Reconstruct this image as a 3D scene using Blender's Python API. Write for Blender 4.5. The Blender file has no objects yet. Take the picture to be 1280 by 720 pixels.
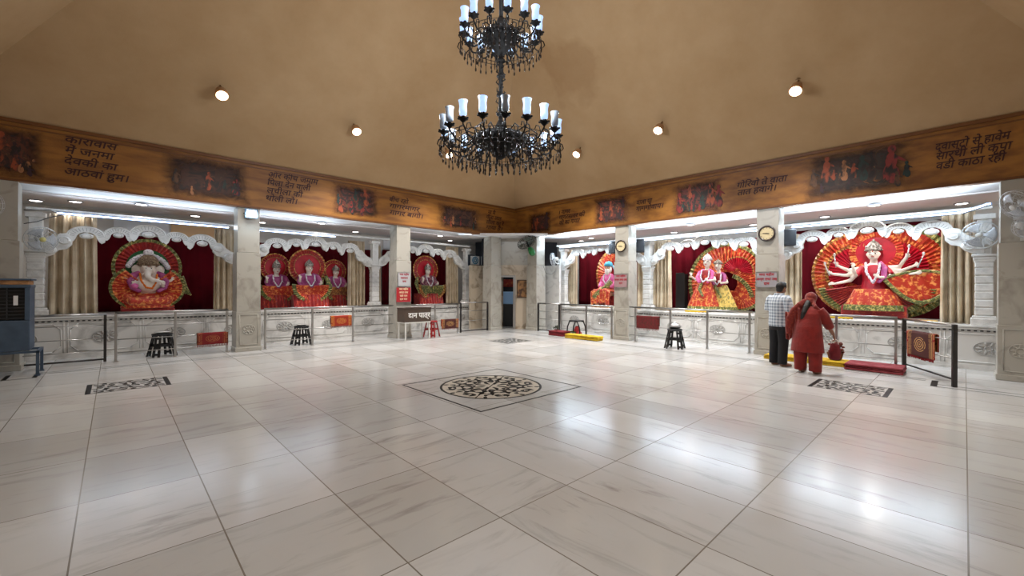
import bpy, bmesh, math, random
from mathutils import Vector, Matrix, Euler
random.seed(7)
PI = math.pi
C = bpy.context.scene.collection
SC = bpy.context.scene

# ---------------------------------------------------------------- camera, exposure, world
cam = bpy.data.cameras.new('camera')
cam.sensor_width = 36.0
cam.lens = 36.0 * 531.0 / 1280.0
cam.clip_start = 0.05
cam_ob = bpy.data.objects.new('camera', cam)
C.objects.link(cam_ob)
cam_ob.matrix_world = (Matrix.Translation((0, 0, 1.55)) @ Matrix.Rotation(math.radians(-43.18), 4, 'Z')
                       @ Matrix.Rotation(PI / 2, 4, 'X') @ Matrix.Rotation(math.radians(0.2676), 4, 'Z'))
SC.camera = cam_ob
SC.view_settings.view_transform = 'Standard'
SC.view_settings.look = 'None'
SC.view_settings.exposure = 0.0
SC.view_settings.gamma = 1.0
SC.view_settings.use_curve_mapping = False
world = bpy.data.worlds.new('world')
SC.world = world
world.use_nodes = True
world.node_tree.nodes['Background'].inputs[0].default_value = (0.02, 0.02, 0.022, 1)
world.node_tree.nodes['Background'].inputs[1].default_value = 1.0

P_SPOT, P_CHAND, P_DOWN, P_LED, P_FILL, P_FLOOD = 760, 320, 30, 20, 16, 10   # lamp powers (W)
E_DISC, E_LED, E_SHADE = 12.0, 7.0, 1.15                                     # glow of lamp faces

# ---------------------------------------------------------------- colours and materials
def lin(c):
    r = []
    for v in c[:3]:
        v /= 255.0
        r.append(v / 12.92 if v <= 0.04045 else ((v + 0.055) / 1.055) ** 2.4)
    return (r[0], r[1], r[2], 1)

MATS = {}
def mat(name, col, rough=0.6, metal=0.0, noise=None, bump=None, emit=None, spec=0.5, coat=0.0, alpha=None, sheen=0):
    """noise = (scale, col2, contrast lo, hi[, stretch xyz]); bump = (scale, strength[, stretch])"""
    if name in MATS: return MATS[name]
    m = bpy.data.materials.new(name); m.use_nodes = True
    nt = m.node_tree; b = nt.nodes['Principled BSDF']
    b.inputs['Base Color'].default_value = lin(col)
    b.inputs['Roughness'].default_value = rough
    b.inputs['Metallic'].default_value = metal
    b.inputs['Specular IOR Level'].default_value = spec
    b.inputs['Coat Weight'].default_value = coat
    if sheen: b.inputs['Sheen Weight'].default_value = sheen
    tc = None
    if noise or bump:
        tc = nt.nodes.new('ShaderNodeTexCoord')
    if noise:
        mp = nt.nodes.new('ShaderNodeMapping'); nt.links.new(tc.outputs['Object'], mp.inputs[0])
        if len(noise) > 4: mp.inputs['Scale'].default_value = noise[4]
        n = nt.nodes.new('ShaderNodeTexNoise'); n.inputs['Scale'].default_value = noise[0]; n.inputs['Detail'].default_value = 5
        nt.links.new(mp.outputs[0], n.inputs['Vector'])
        r = nt.nodes.new('ShaderNodeValToRGB')
        r.color_ramp.elements[0].position = noise[2]; r.color_ramp.elements[1].position = noise[3]
        r.color_ramp.elements[0].color = lin(col); r.color_ramp.elements[1].color = lin(noise[1])
        nt.links.new(n.outputs[0], r.inputs[0]); nt.links.new(r.outputs[0], b.inputs['Base Color'])
    if bump:
        n2 = nt.nodes.new('ShaderNodeTexNoise'); n2.inputs['Scale'].default_value = bump[0]; n2.inputs['Detail'].default_value = 4
        mp2 = nt.nodes.new('ShaderNodeMapping'); nt.links.new(tc.outputs['Object'], mp2.inputs[0])
        if len(bump) > 2: mp2.inputs['Scale'].default_value = bump[2]
        nt.links.new(mp2.outputs[0], n2.inputs['Vector'])
        bp = nt.nodes.new('ShaderNodeBump'); bp.inputs['Strength'].default_value = bump[1]; bp.inputs['Distance'].default_value = 0.02
        nt.links.new(n2.outputs[0], bp.inputs['Height']); nt.links.new(bp.outputs[0], b.inputs['Normal'])
    if emit:
        b.inputs['Emission Color'].default_value = lin(emit[0]); b.inputs['Emission Strength'].default_value = emit[1]
    if alpha is not None: b.inputs['Alpha'].default_value = alpha
    MATS[name] = m
    return m

def N(nt, t, **kw):
    n = nt.nodes.new(t)
    for k, v in kw.items():
        if hasattr(n, k): setattr(n, k, v)
    return n

def math_node(nt, op, a, b=None):
    n = nt.nodes.new('ShaderNodeMath'); n.operation = op
    for i, v in enumerate((a, b)):
        if v is None: continue
        if isinstance(v, (int, float)): n.inputs[i].default_value = v
        else: nt.links.new(v, n.inputs[i])
    return n.outputs[0]

def mix_node(nt, f, a, b):
    n = nt.nodes.new('ShaderNodeMix'); n.data_type = 'RGBA'
    for i, v in ((0, f), (6, a), (7, b)):
        if isinstance(v, (int, float, tuple)): n.inputs[i].default_value = v
        else: nt.links.new(v, n.inputs[i])
    return n.outputs[2]

def floor_material():
    m = bpy.data.materials.new('white_marble_tiles'); m.use_nodes = True
    nt = m.node_tree; b = nt.nodes['Principled BSDF']
    tc = N(nt, 'ShaderNodeTexCoord')
    mp = N(nt, 'ShaderNodeMapping'); mp.inputs['Location'].default_value = (0.175, 0.02, 0)
    nt.links.new(tc.outputs['Object'], mp.inputs[0])
    br = N(nt, 'ShaderNodeTexBrick'); br.offset = 0.0; br.squash = 1.0
    br.inputs['Scale'].default_value = 1.0
    br.inputs['Brick Width'].default_value = 0.695; br.inputs['Row Height'].default_value = 1.08
    br.inputs['Mortar Size'].default_value = 0.0045; br.inputs['Mortar Smooth'].default_value = 0.1
    br.inputs['Color1'].default_value = lin((204, 204, 203)); br.inputs['Color2'].default_value = lin((180, 180, 178))
    br.inputs['Mortar'].default_value = lin((120, 113, 104))
    nt.links.new(mp.outputs[0], br.inputs['Vector'])
    # veins: streaks running along +x, broken up per tile
    mv = N(nt, 'ShaderNodeMapping'); mv.inputs['Scale'].default_value = (0.55, 3.4, 1); mv.inputs['Rotation'].default_value = (0, 0, 0.12)
    sx = N(nt, 'ShaderNodeSeparateXYZ'); nt.links.new(tc.outputs['Object'], sx.inputs[0])
    fx = math_node(nt, 'MULTIPLY', math_node(nt, 'FLOOR', math_node(nt, 'DIVIDE', math_node(nt, 'ADD', sx.outputs[0], .175), .695)), .695)
    fy = math_node(nt, 'MULTIPLY', math_node(nt, 'FLOOR', math_node(nt, 'DIVIDE', math_node(nt, 'ADD', sx.outputs[1], .02), 1.08)), 1.08)
    sw = math_node(nt, 'GREATER_THAN', math_node(nt, 'SUBTRACT', fx, fy), 0.6)
    cx = N(nt, 'ShaderNodeCombineXYZ'); nt.links.new(sx.outputs[1], cx.inputs[0]); nt.links.new(sx.outputs[0], cx.inputs[1])
    vm_ = nt.nodes.new('ShaderNodeMix'); vm_.data_type = 'VECTOR'
    nt.links.new(sw, vm_.inputs[0]); nt.links.new(tc.outputs['Object'], vm_.inputs[4]); nt.links.new(cx.outputs[0], vm_.inputs[5])
    nt.links.new(vm_.outputs[1], mv.inputs[0])
    addv = N(nt, 'ShaderNodeVectorMath'); addv.operation = 'ADD'
    nt.links.new(mv.outputs[0], addv.inputs[0]); nt.links.new(br.outputs['Color'], addv.inputs[1])
    n1 = N(nt, 'ShaderNodeTexNoise'); n1.inputs['Scale'].default_value = 2.2; n1.inputs['Detail'].default_value = 9; n1.inputs['Roughness'].default_value = 0.68; n1.inputs['Distortion'].default_value = 0.6
    nt.links.new(addv.outputs[0], n1.inputs['Vector'])
    r1 = N(nt, 'ShaderNodeValToRGB'); r1.color_ramp.elements[0].position = 0.53; r1.color_ramp.elements[1].position = 0.76
    nt.links.new(n1.outputs[0], r1.inputs[0])
    n2 = N(nt, 'ShaderNodeTexNoise'); n2.inputs['Scale'].default_value = 0.8; n2.inputs['Detail'].default_value = 6
    nt.links.new(tc.outputs['Object'], n2.inputs['Vector'])
    r2 = N(nt, 'ShaderNodeValToRGB'); r2.color_ramp.elements[0].position = 0.42; r2.color_ramp.elements[1].position = 0.7
    nt.links.new(n2.outputs[0], r2.inputs[0])
    f = math_node(nt, 'MULTIPLY', r1.outputs[0], math_node(nt, 'ADD', 0.25, math_node(nt, 'MULTIPLY', r2.outputs[0], 0.9)))
    c1 = mix_node(nt, f, br.outputs['Color'], lin((96, 94, 92)))
    c2 = mix_node(nt, math_node(nt, 'MULTIPLY', r2.outputs[0], 0.35), c1, lin((168, 158, 146)))
    nt.links.new(c2, b.inputs['Base Color'])
    rr = N(nt, 'ShaderNodeMapRange'); rr.inputs[3].default_value = 0.10; rr.inputs[4].default_value = 0.28
    nt.links.new(n1.outputs[0], rr.inputs[0]); nt.links.new(rr.outputs[0], b.inputs['Roughness'])
    bp = N(nt, 'ShaderNodeBump'); bp.inputs['Strength'].default_value = 0.08; bp.inputs['Distance'].default_value = 0.01
    nt.links.new(n2.outputs[0], bp.inputs['Height']); nt.links.new(bp.outputs[0], b.inputs['Normal'])
    return m

def wall_marble(name, base, vein, line, tile=(0.6, 0.6), rough=0.3):
    m = bpy.data.materials.new(name); m.use_nodes = True
    nt = m.node_tree; b = nt.nodes['Principled BSDF']
    tc = N(nt, 'ShaderNodeTexCoord')
    n1 = N(nt, 'ShaderNodeTexNoise'); n1.inputs['Scale'].default_value = 2.4; n1.inputs['Detail'].default_value = 8; n1.inputs['Distortion'].default_value = 1.2
    nt.links.new(tc.outputs['Object'], n1.inputs['Vector'])
    r1 = N(nt, 'ShaderNodeValToRGB'); r1.color_ramp.elements[0].position = 0.5; r1.color_ramp.elements[1].position = 0.72
    r1.color_ramp.elements[0].color = lin(base); r1.color_ramp.elements[1].color = lin(vein)
    nt.links.new(n1.outputs[0], r1.inputs[0])
    nt.links.new(r1.outputs[0], b.inputs['Base Color'])
    b.inputs['Roughness'].default_value = rough
    return m

def ceiling_material():
    m = bpy.data.materials.new('tan_plaster'); m.use_nodes = True
    nt = m.node_tree; b = nt.nodes['Principled BSDF']
    tc = N(nt, 'ShaderNodeTexCoord')
    n1 = N(nt, 'ShaderNodeTexNoise'); n1.inputs['Scale'].default_value = 0.7; n1.inputs['Detail'].default_value = 8; n1.inputs['Roughness'].default_value = 0.65
    nt.links.new(tc.outputs['Object'], n1.inputs['Vector'])
    r1 = N(nt, 'ShaderNodeValToRGB'); r1.color_ramp.elements[0].position = 0.3; r1.color_ramp.elements[1].position = 0.72
    r1.color_ramp.elements[0].color = lin((160, 130, 94)); r1.color_ramp.elements[1].color = lin((176, 148, 113))
    nt.links.new(n1.outputs[0], r1.inputs[0])
    # damp stain on the right-hand slope near the hip
    n2 = N(nt, 'ShaderNodeTexNoise'); n2.inputs['Scale'].default_value = 1.3; n2.inputs['Detail'].default_value = 5
    nt.links.new(tc.outputs['Object'], n2.inputs['Vector'])
    vm = N(nt, 'ShaderNodeVectorMath'); vm.operation = 'DISTANCE'; vm.inputs[1].default_value = (8.6, 6.9, 7.15)
    nt.links.new(tc.outputs['Object'], vm.inputs[0])
    d = math_node(nt, 'ADD', vm.outputs['Value'], math_node(nt, 'MULTIPLY', n2.outputs[0], 1.6))
    rs = N(nt, 'ShaderNodeMapRange'); rs.inputs[1].default_value = 1.45; rs.inputs[2].default_value = 1.75; rs.inputs[3].default_value = 0.32; rs.inputs[4].default_value = 0.0
    nt.links.new(d, rs.inputs[0])
    c = mix_node(nt, rs.outputs[0], r1.outputs[0], lin((120, 84, 46)))
    nt.links.new(c, b.inputs['Base Color'])
    b.inputs['Roughness'].default_value = 0.85; b.inputs['Specular IOR Level'].default_value = 0.2
    n3 = N(nt, 'ShaderNodeTexNoise'); n3.inputs['Scale'].default_value = 60
    nt.links.new(tc.outputs['Object'], n3.inputs['Vector'])
    bp = N(nt, 'ShaderNodeBump'); bp.inputs['Strength'].default_value = 0.15; bp.inputs['Distance'].default_value = 0.01
    nt.links.new(n3.outputs[0], bp.inputs['Height']); nt.links.new(bp.outputs[0], b.inputs['Normal'])
    return m

def mural_material(name, tint, seed):
    """an old painted scene that fades at its ragged edge into the golden-brown band"""
    m = bpy.data.materials.new(name); m.use_nodes = True
    nt = m.node_tree; b = nt.nodes['Principled BSDF']
    tc = N(nt, 'ShaderNodeTexCoord')
    mp = N(nt, 'ShaderNodeMapping'); mp.inputs['Location'].default_value = (seed * 3.7, seed * 1.3, seed)
    mp.inputs['Scale'].default_value = (1.0, 1.0, 1.0)
    nt.links.new(tc.outputs['Object'], mp.inputs[0])
    v = N(nt, 'ShaderNodeTexNoise'); v.inputs['Scale'].default_value = 3.4; v.inputs['Detail'].default_value = 6; v.inputs['Roughness'].default_value = 0.62; v.inputs['Distortion'].default_value = 2.2
    nt.links.new(mp.outputs[0], v.inputs['Vector'])
    r = N(nt, 'ShaderNodeValToRGB'); e = r.color_ramp.elements
    e[0].position = 0.40; e[0].color = lin((24, 15, 12))
    e[1].position = 0.70; e[1].color = lin((134, 84, 46))
    for p, c in ((0.49, (52, 24, 16)), (0.55, tint), (0.62, (44, 30, 20))):
        q = e.new(p); q.color = lin(c)
    nt.links.new(v.outputs[0], r.inputs[0])
    g = tc.outputs['Generated']
    sp = N(nt, 'ShaderNodeSeparateXYZ'); nt.links.new(g, sp.inputs[0])
    dx = math_node(nt, 'ABSOLUTE', math_node(nt, 'SUBTRACT', sp.outputs[0], 0.5))
    dz = math_node(nt, 'ABSOLUTE', math_node(nt, 'SUBTRACT', sp.outputs[2], 0.5))
    ed = math_node(nt, 'MAXIMUM', dx, math_node(nt, 'MULTIPLY', dz, 0.9))
    ed2 = math_node(nt, 'ADD', ed, math_node(nt, 'MULTIPLY', math_node(nt, 'SUBTRACT', v.outputs[0], 0.5), 0.22))
    mk = N(nt, 'ShaderNodeMapRange'); mk.interpolation_type = 'SMOOTHSTEP'; mk.inputs[1].default_value = 0.20; mk.inputs[2].default_value = 0.47; mk.inputs[3].default_value = 1; mk.inputs[4].default_value = 0
    nt.links.new(ed2, mk.inputs[0])
    tr = N(nt, 'ShaderNodeBsdfTransparent'); ms = N(nt, 'ShaderNodeMixShader')
    nt.links.new(r.outputs[0], b.inputs['Base Color']); b.inputs['Roughness'].default_value = 0.6
    nt.links.new(mk.outputs[0], ms.inputs[0]); nt.links.new(tr.outputs[0], ms.inputs[1]); nt.links.new(b.outputs[0], ms.inputs[2])
    nt.links.new(ms.outputs[0], nt.nodes['Material Output'].inputs[0])
    return m

def plaid_material():
    m = bpy.data.materials.new('checked_cotton'); m.use_nodes = True
    nt = m.node_tree; b = nt.nodes['Principled BSDF']
    tc = N(nt, 'ShaderNodeTexCoord'); sp = N(nt, 'ShaderNodeSeparateXYZ'); nt.links.new(tc.outputs['Object'], sp.inputs[0])
    def stripes(o, period, w):
        fr = math_node(nt, 'FRACT', math_node(nt, 'MULTIPLY', o, 1.0 / period))
        return math_node(nt, 'LESS_THAN', fr, w)
    a = stripes(sp.outputs[0], 0.058, 0.45); c = stripes(sp.outputs[2], 0.062, 0.42)
    y = stripes(sp.outputs[1], 0.075, 0.45)
    s = math_node(nt, 'MAXIMUM', a, 0.0)
    k = math_node(nt, 'MULTIPLY', math_node(nt, 'ADD', s, c), 0.42)
    col = mix_node(nt, k, lin((214, 222, 230)), lin((84, 104, 128)))
    nt.links.new(col, b.inputs['Base Color']); b.inputs['Roughness'].default_value = 0.85
    return m

def rug_material(name, c_field, c_pat, c_border):
    m = bpy.data.materials.new(name); m.use_nodes = True
    nt = m.node_tree; b = nt.nodes['Principled BSDF']
    tc = N(nt, 'ShaderNodeTexCoord')
    sp = N(nt, 'ShaderNodeSeparateXYZ'); nt.links.new(tc.outputs['Generated'], sp.inputs[0])
    dx = math_node(nt, 'ABSOLUTE', math_node(nt, 'SUBTRACT', sp.outputs[0], 0.5))
    dz = math_node(nt, 'ABSOLUTE', math_node(nt, 'SUBTRACT', sp.outputs[2], 0.5))
    rad = math_node(nt, 'SQRT', math_node(nt, 'ADD', math_node(nt, 'POWER', math_node(nt, 'MULTIPLY', dx, 2.4), 2), math_node(nt, 'POWER', math_node(nt, 'MULTIPLY', dz, 1.9), 2)))
    ring = math_node(nt, 'LESS_THAN', math_node(nt, 'FRACT', math_node(nt, 'MULTIPLY', rad, 6.0)), 0.4)
    inside = math_node(nt, 'LESS_THAN', rad, 0.55)
    med = math_node(nt, 'MULTIPLY', ring, inside)
    st = math_node(nt, 'LESS_THAN', math_node(nt, 'FRACT', math_node(nt, 'MULTIPLY', dx, 22.0)), 0.4)
    stm = math_node(nt, 'MULTIPLY', st, math_node(nt, 'GREATER_THAN', dx, 0.33))
    n1 = N(nt, 'ShaderNodeTexNoise'); n1.inputs['Scale'].default_value = 24
    nt.links.new(tc.outputs['Object'], n1.inputs['Vector'])
    f = math_node(nt, 'MAXIMUM', med, stm)
    f2 = math_node(nt, 'MULTIPLY', f, math_node(nt, 'GREATER_THAN', n1.outputs[0], 0.4))
    c1 = mix_node(nt, math_node(nt, 'GREATER_THAN', dx, 0.44), lin(c_field), lin(c_border))
    nt.links.new(mix_node(nt, f2, c1, lin(c_pat)), b.inputs['Base Color']); b.inputs['Roughness'].default_value = 0.95
    return m

def brocade(name, c1, c2, scale=26, thr=0.56, rough=0.45, sheen=0.2):
    m = bpy.data.materials.new(name); m.use_nodes = True
    nt = m.node_tree; b = nt.nodes['Principled BSDF']
    tc = N(nt, 'ShaderNodeTexCoord')
    v = N(nt, 'ShaderNodeTexVoronoi'); v.inputs['Scale'].default_value = scale
    n = N(nt, 'ShaderNodeTexNoise'); n.inputs['Scale'].default_value = scale * 0.5; n.inputs['Detail'].default_value = 4
    nt.links.new(tc.outputs['Object'], v.inputs['Vector']); nt.links.new(tc.outputs['Object'], n.inputs['Vector'])
    k = N(nt, 'ShaderNodeMapRange'); k.inputs[1].default_value = thr - 0.05; k.inputs[2].default_value = thr + 0.08
    nt.links.new(math_node(nt, 'ADD', math_node(nt, 'MULTIPLY', v.outputs['Distance'], 0.25), math_node(nt, 'MULTIPLY', n.outputs[0], 0.85)), k.inputs[0])
    nt.links.new(mix_node(nt, k.outputs[0], lin(c1), lin(c2)), b.inputs['Base Color'])
    b.inputs['Roughness'].default_value = rough
    b.inputs['Sheen Weight'].default_value = sheen
    return m

M_FLOOR = floor_material()
M_CEIL = ceiling_material()
M_INLAY = mat('black_marble_inlay', (16, 14, 13), 0.5, spec=0.2)
M_GREYIN = mat('grey_marble_inlay', (150, 143, 132), 0.3)
M_PILLAR = wall_marble('pillar_marble', (170, 166, 156), (132, 126, 116), None, rough=0.28)
M_WHITE = wall_marble('white_wall_marble', (214, 212, 208), (170, 168, 164), None, rough=0.3)
M_BROWNM = wall_marble('brown_veined_marble', (190, 176, 156), (128, 112, 92), None, rough=0.35)
M_GROOVE = mat('carved_groove', (120, 112, 100), 0.6)
M_PAINT = mat('white_ceiling_paint', (222, 222, 224), 0.55)
M_REFLTINT = mat('salmon_reflection_tint', (226, 216, 214), 0.35)
M_CARVE = mat('white_carved_stone', (226, 224, 220), 0.5, noise=(6, (196, 194, 190), 0.45, 0.7), bump=(30, 0.25))
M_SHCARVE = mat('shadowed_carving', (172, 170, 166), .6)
M_BAND = mat('golden_brown_band', (146, 97, 36), 0.5, noise=(2.2, (108, 64, 21), 0.4, 0.68, (0.5, 1, 3)), bump=(40, 0.1))
M_BANDTRIM = mat('dark_wood_trim', (104, 62, 24), 0.45)
M_LETTER = mat('dark_red_lettering', (52, 16, 10), 0.6)
M_STEEL = mat('brushed_steel', (176, 174, 172), 0.28, 1.0)
M_DKSTEEL = mat('dark_steel', (70, 68, 68), 0.35, 0.9)
M_IRON = mat('black_iron', (14, 12, 11), 0.55, 0.0, spec=.12)
M_BLACKP = mat('black_plastic', (20, 20, 22), 0.4)
M_REDP = mat('red_plastic', (150, 24, 26), 0.4)
M_MAROON = mat('maroon_velvet', (84, 7, 20), 0.9, noise=(1.5, (62, 4, 14), 0.4, 0.7), spec=.1)
M_BEIGE = mat('beige_satin', (220, 204, 178), 0.30, noise=(3, (186, 164, 132), 0.4, 0.7))
M_CABLE = mat('black_cable', (24, 24, 24), 0.6)
M_FANW = mat('pale_grey_fan_plastic', (206, 206, 202), 0.35)
M_FANC = mat('pale_fan_wire', (196, 198, 200), 0.35, 0.3)
M_GOLD = mat('antique_gold', (196, 150, 60), 0.35, 0.8)
M_SKIN = mat('brown_skin', (142, 94, 70), 0.55)
M_HAIR = mat('black_hair', (18, 15, 14), 0.5, bump=(60, 0.4, (1, 1, 0.2)))
M_EYEW = mat('eye_white', (235, 232, 226), 0.3)
M_EYEB = mat('eye_black', (15, 12, 12), 0.3)
M_LIP = mat('red_lip', (170, 40, 40), 0.5)

# ---------------------------------------------------------------- mesh builder
class MB:
    def __init__(self): self.v = []; self.f = []
    def add(self, vs, fs, mtx=None):
        o = len(self.v)
        self.v += [tuple(mtx @ Vector(p)) if mtx is not None else tuple(p) for p in vs]
        self.f += [tuple(i + o for i in f) for f in fs]
        return self
    def box(self, c, s, rz=0, mtx=None):
        x, y, z = s[0] / 2, s[1] / 2, s[2] / 2
        vs = [(-x, -y, -z), (x, -y, -z), (x, y, -z), (-x, y, -z), (-x, -y, z), (x, -y, z), (x, y, z), (-x, y, z)]
        fs = [(0, 3, 2, 1), (4, 5, 6, 7), (0, 1, 5, 4), (1, 2, 6, 5), (2, 3, 7, 6), (3, 0, 4, 7)]
        m = Matrix.Translation(c) @ Matrix.Rotation(rz, 4, 'Z')
        if mtx is not None: m = m @ mtx
        return self.add(vs, fs, m)
    def bar(self, a, b, w, h):
        a, b = Vector(a), Vector(b); d = b - a; L = d.length
        q = d.to_track_quat('X', 'Z').to_matrix().to_4x4()
        return self.add(*_boxdata(L, w, h), Matrix.Translation((a + b) / 2) @ q)
    def ell(self, c, r, seg=16, rings=10, rot=None):
        if isinstance(r, (int, float)): r = (r, r, r)
        vs = [(0, 0, r[2])]
        for i in range(1, rings):
            t = PI * i / rings
            for k in range(seg):
                a = 2 * PI * k / seg
                vs.append((r[0] * math.sin(t) * math.cos(a), r[1] * math.sin(t) * math.sin(a), r[2] * math.cos(t)))
        vs.append((0, 0, -r[2]))
        fs = [(0, 1 + k, 1 + (k + 1) % seg) for k in range(seg)]
        for i in range(rings - 2):
            b = 1 + i * seg
            fs += [(b + k, b + seg + k, b + seg + (k + 1) % seg, b + (k + 1) % seg) for k in range(seg)]
        b = 1 + (rings - 2) * seg; l = len(vs) - 1
        fs += [(l, b + (k + 1) % seg, b + k) for k in range(seg)]
        m = Matrix.Translation(c)
        if rot is not None: m = m @ Euler(rot).to_matrix().to_4x4()
        return self.add(vs, fs, m)
    def tube(self, pts, r, seg=8, sx=1.0):
        pts = [Vector(p) for p in pts]; n = len(pts)
        rr = r if isinstance(r, (list, tuple)) else [r] * n
        vs, fs = [], []
        t0 = (pts[1] - pts[0]).normalized()
        ref = Vector((0, 0, 1)) if abs(t0.z) < 0.9 else Vector((1, 0, 0))
        nrm = (ref - t0 * ref.dot(t0)).normalized()
        for i in range(n):
            t = (pts[min(i + 1, n - 1)] - pts[max(i - 1, 0)]).normalized()
            nrm = (nrm - t * nrm.dot(t))
            nrm = nrm.normalized() if nrm.length > 1e-6 else t.orthogonal().normalized()
            bn = t.cross(nrm)
            for k in range(seg):
                a = 2 * PI * k / seg
                vs.append(pts[i] + nrm * (rr[i] * math.cos(a)) + bn * (rr[i] * sx * math.sin(a)))
        for i in range(n - 1):
            fs += [(i * seg + k, i * seg + (k + 1) % seg, (i + 1) * seg + (k + 1) % seg, (i + 1) * seg + k) for k in range(seg)]
        fs.append(tuple(range(seg - 1, -1, -1))); fs.append(tuple(range((n - 1) * seg, n * seg)))
        return self.add(vs, fs)
    def loft(self, rings, seg=24, closed=True):
        """rings: (cx, cy, cz, rx, ry[, tilt x])"""
        vs, fs = [], []
        for rg in rings:
            tilt = rg[5] if len(rg) > 5 else 0
            for k in range(seg):
                a = 2 * PI * k / seg
                x, y = rg[3] * math.cos(a), rg[4] * math.sin(a)
                vs.append((rg[0] + x, rg[1] + y * math.cos(tilt), rg[2] + y * math.sin(tilt)))
        n = len(rings)
        for i in range(n - 1):
            fs += [(i * seg + k, i * seg + (k + 1) % seg, (i + 1) * seg + (k + 1) % seg, (i + 1) * seg + k) for k in range(seg)]
        if closed:
            fs.append(tuple(range(seg - 1, -1, -1))); fs.append(tuple(range((n - 1) * seg, n * seg)))
        return self.add(vs, fs)
    def lathe(self, prof, c=(0, 0, 0), seg=24, mtx=None):
        vs, fs = [], []
        for (r, z) in prof:
            for k in range(seg):
                a = 2 * PI * k / seg
                vs.append((r * math.cos(a), r * math.sin(a), z))
        n = len(prof)
        for i in range(n - 1):
            fs += [(i * seg + k, i * seg + (k + 1) % seg, (i + 1) * seg + (k + 1) % seg, (i + 1) * seg + k) for k in range(seg)]
        fs.append(tuple(range(seg - 1, -1, -1))); fs.append(tuple(range((n - 1) * seg, n * seg)))
        m = Matrix.Translation(c)
        if mtx is not None: m = m @ mtx
        return self.add(vs, fs, m)
    def prism(self, poly, y0, y1):
        """polygon in xz, extruded along y"""
        n = len(poly)
        vs = [(p[0], y0, p[1]) for p in poly] + [(p[0], y1, p[1]) for p in poly]
        fs = [tuple(range(n)), tuple(range(2 * n - 1, n - 1, -1))]
        fs += [(i, i + n, (i + 1) % n + n, (i + 1) % n) for i in range(n)]
        return self.add(vs, fs)
    def flat(self, poly, z, h=0.0015):
        """polygon in xy, thin slab on the floor"""
        n = len(poly)
        vs = [(p[0], p[1], z) for p in poly] + [(p[0], p[1], z + h) for p in poly]
        fs = [tuple(range(n - 1, -1, -1)), tuple(range(n, 2 * n))]
        fs += [(i, (i + 1) % n, (i + 1) % n + n, i + n) for i in range(n)]
        return self.add(vs, fs)
    def grid(self, fn, nu, nv):
        vs = [fn(i / nu, j / nv) for j in range(nv + 1) for i in range(nu + 1)]
        fs = [(j * (nu + 1) + i, j * (nu + 1) + i + 1, (j + 1) * (nu + 1) + i + 1, (j + 1) * (nu + 1) + i) for j in range(nv) for i in range(nu)]
        return self.add(vs, fs)
    def torus(self, c, R, r, seg=32, rs=8, axis='Y', ez=1.0):
        vs, fs = [], []
        for i in range(seg):
            a = 2 * PI * i / seg
            for k in range(rs):
                b = 2 * PI * k / rs
                q = R + r * math.cos(b); h = r * math.sin(b)
                if axis == 'Y': vs.append((q * math.cos(a), h, q * math.sin(a) * ez))
                elif axis == 'Z': vs.append((q * math.cos(a), q * math.sin(a) * ez, h))
                else: vs.append((h, q * math.cos(a), q * math.sin(a) * ez))
        for i in range(seg):
            for k in range(rs):
                fs.append((i * rs + k, ((i + 1) % seg) * rs + k, ((i + 1) % seg) * rs + (k + 1) % rs, i * rs + (k + 1) % rs))
        return self.add(vs, fs, Matrix.Translation(c))
    def disc(self, c, r, y0, y1, seg=40, ez=1.0):
        return self.prism([(c[0] + r * math.cos(2 * PI * k / seg), c[1] + r * ez * math.sin(2 * PI * k / seg)) for k in range(seg)], y0, y1)

def _boxdata(L, w, h):
    x, y, z = L / 2, w / 2, h / 2
    return ([(-x, -y, -z), (x, -y, -z), (x, y, -z), (-x, y, -z), (-x, -y, z), (x, -y, z), (x, y, z), (-x, y, z)],
            [(0, 3, 2, 1), (4, 5, 6, 7), (0, 1, 5, 4), (1, 2, 6, 5), (2, 3, 7, 6), (3, 0, 4, 7)])

def obj(name, mb, m, parent=None, smooth=False, bevel=0, remesh=0, solid=0, relax=6):
    me = bpy.data.meshes.new(name)
    me.from_pydata(mb.v, [], mb.f)
    bm = bmesh.new(); bm.from_mesh(me)
    bmesh.ops.recalc_face_normals(bm, faces=bm.faces)
    bm.to_mesh(me); bm.free()
    if smooth:
        for p in me.polygons: p.use_smooth = True
    me.materials.append(m)
    o = bpy.data.objects.new(name, me); C.objects.link(o)
    if parent is not None: o.parent = parent
    if solid:
        k = o.modifiers.new('solid', 'SOLIDIFY'); k.thickness = solid; k.offset = 0
    if bevel:
        k = o.modifiers.new('bevel', 'BEVEL'); k.width = bevel; k.segments = 2; k.limit_method = 'ANGLE'
    if remesh:
        k = o.modifiers.new('remesh', 'REMESH'); k.mode = 'VOXEL'; k.voxel_size = remesh; k.use_smooth_shade = True
        k = o.modifiers.new('smooth', 'SMOOTH'); k.iterations = relax; k.factor = 0.5
    return o

def tag(o, label, cat, group=None, kind=None):
    o['label'] = label; o['category'] = cat
    if group: o['group'] = group
    if kind: o['kind'] = kind
    return o

def thing(name, label, cat, group=None):
    o = bpy.data.objects.new(name, None); o.empty_display_size = 0.1; C.objects.link(o)
    return tag(o, label, cat, group)

def struct(name, mb, m, parent=None, **kw):
    o = obj(name, mb, m, parent, **kw)
    if parent is None: o['kind'] = 'structure'
    return o

def dup(o, parent=None):
    c = o.copy(); C.objects.link(c)
    if parent is not None: c.parent = parent
    for ch in o.children: dup(ch, c)
    return c

LEFT, RIGHT = 'L', 'R'
YL, XR = 11.8, 11.2
def wp(w, s, d, z):
    return (s, YL + d, z) if w == LEFT else (XR + d, -s, z)
def put(o, w, s, d, z, rz=0.0):
    o.location = wp(w, s, d, z); o.rotation_euler = (0, 0, rz + (0 if w == LEFT else -PI / 2))
    return o

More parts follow.
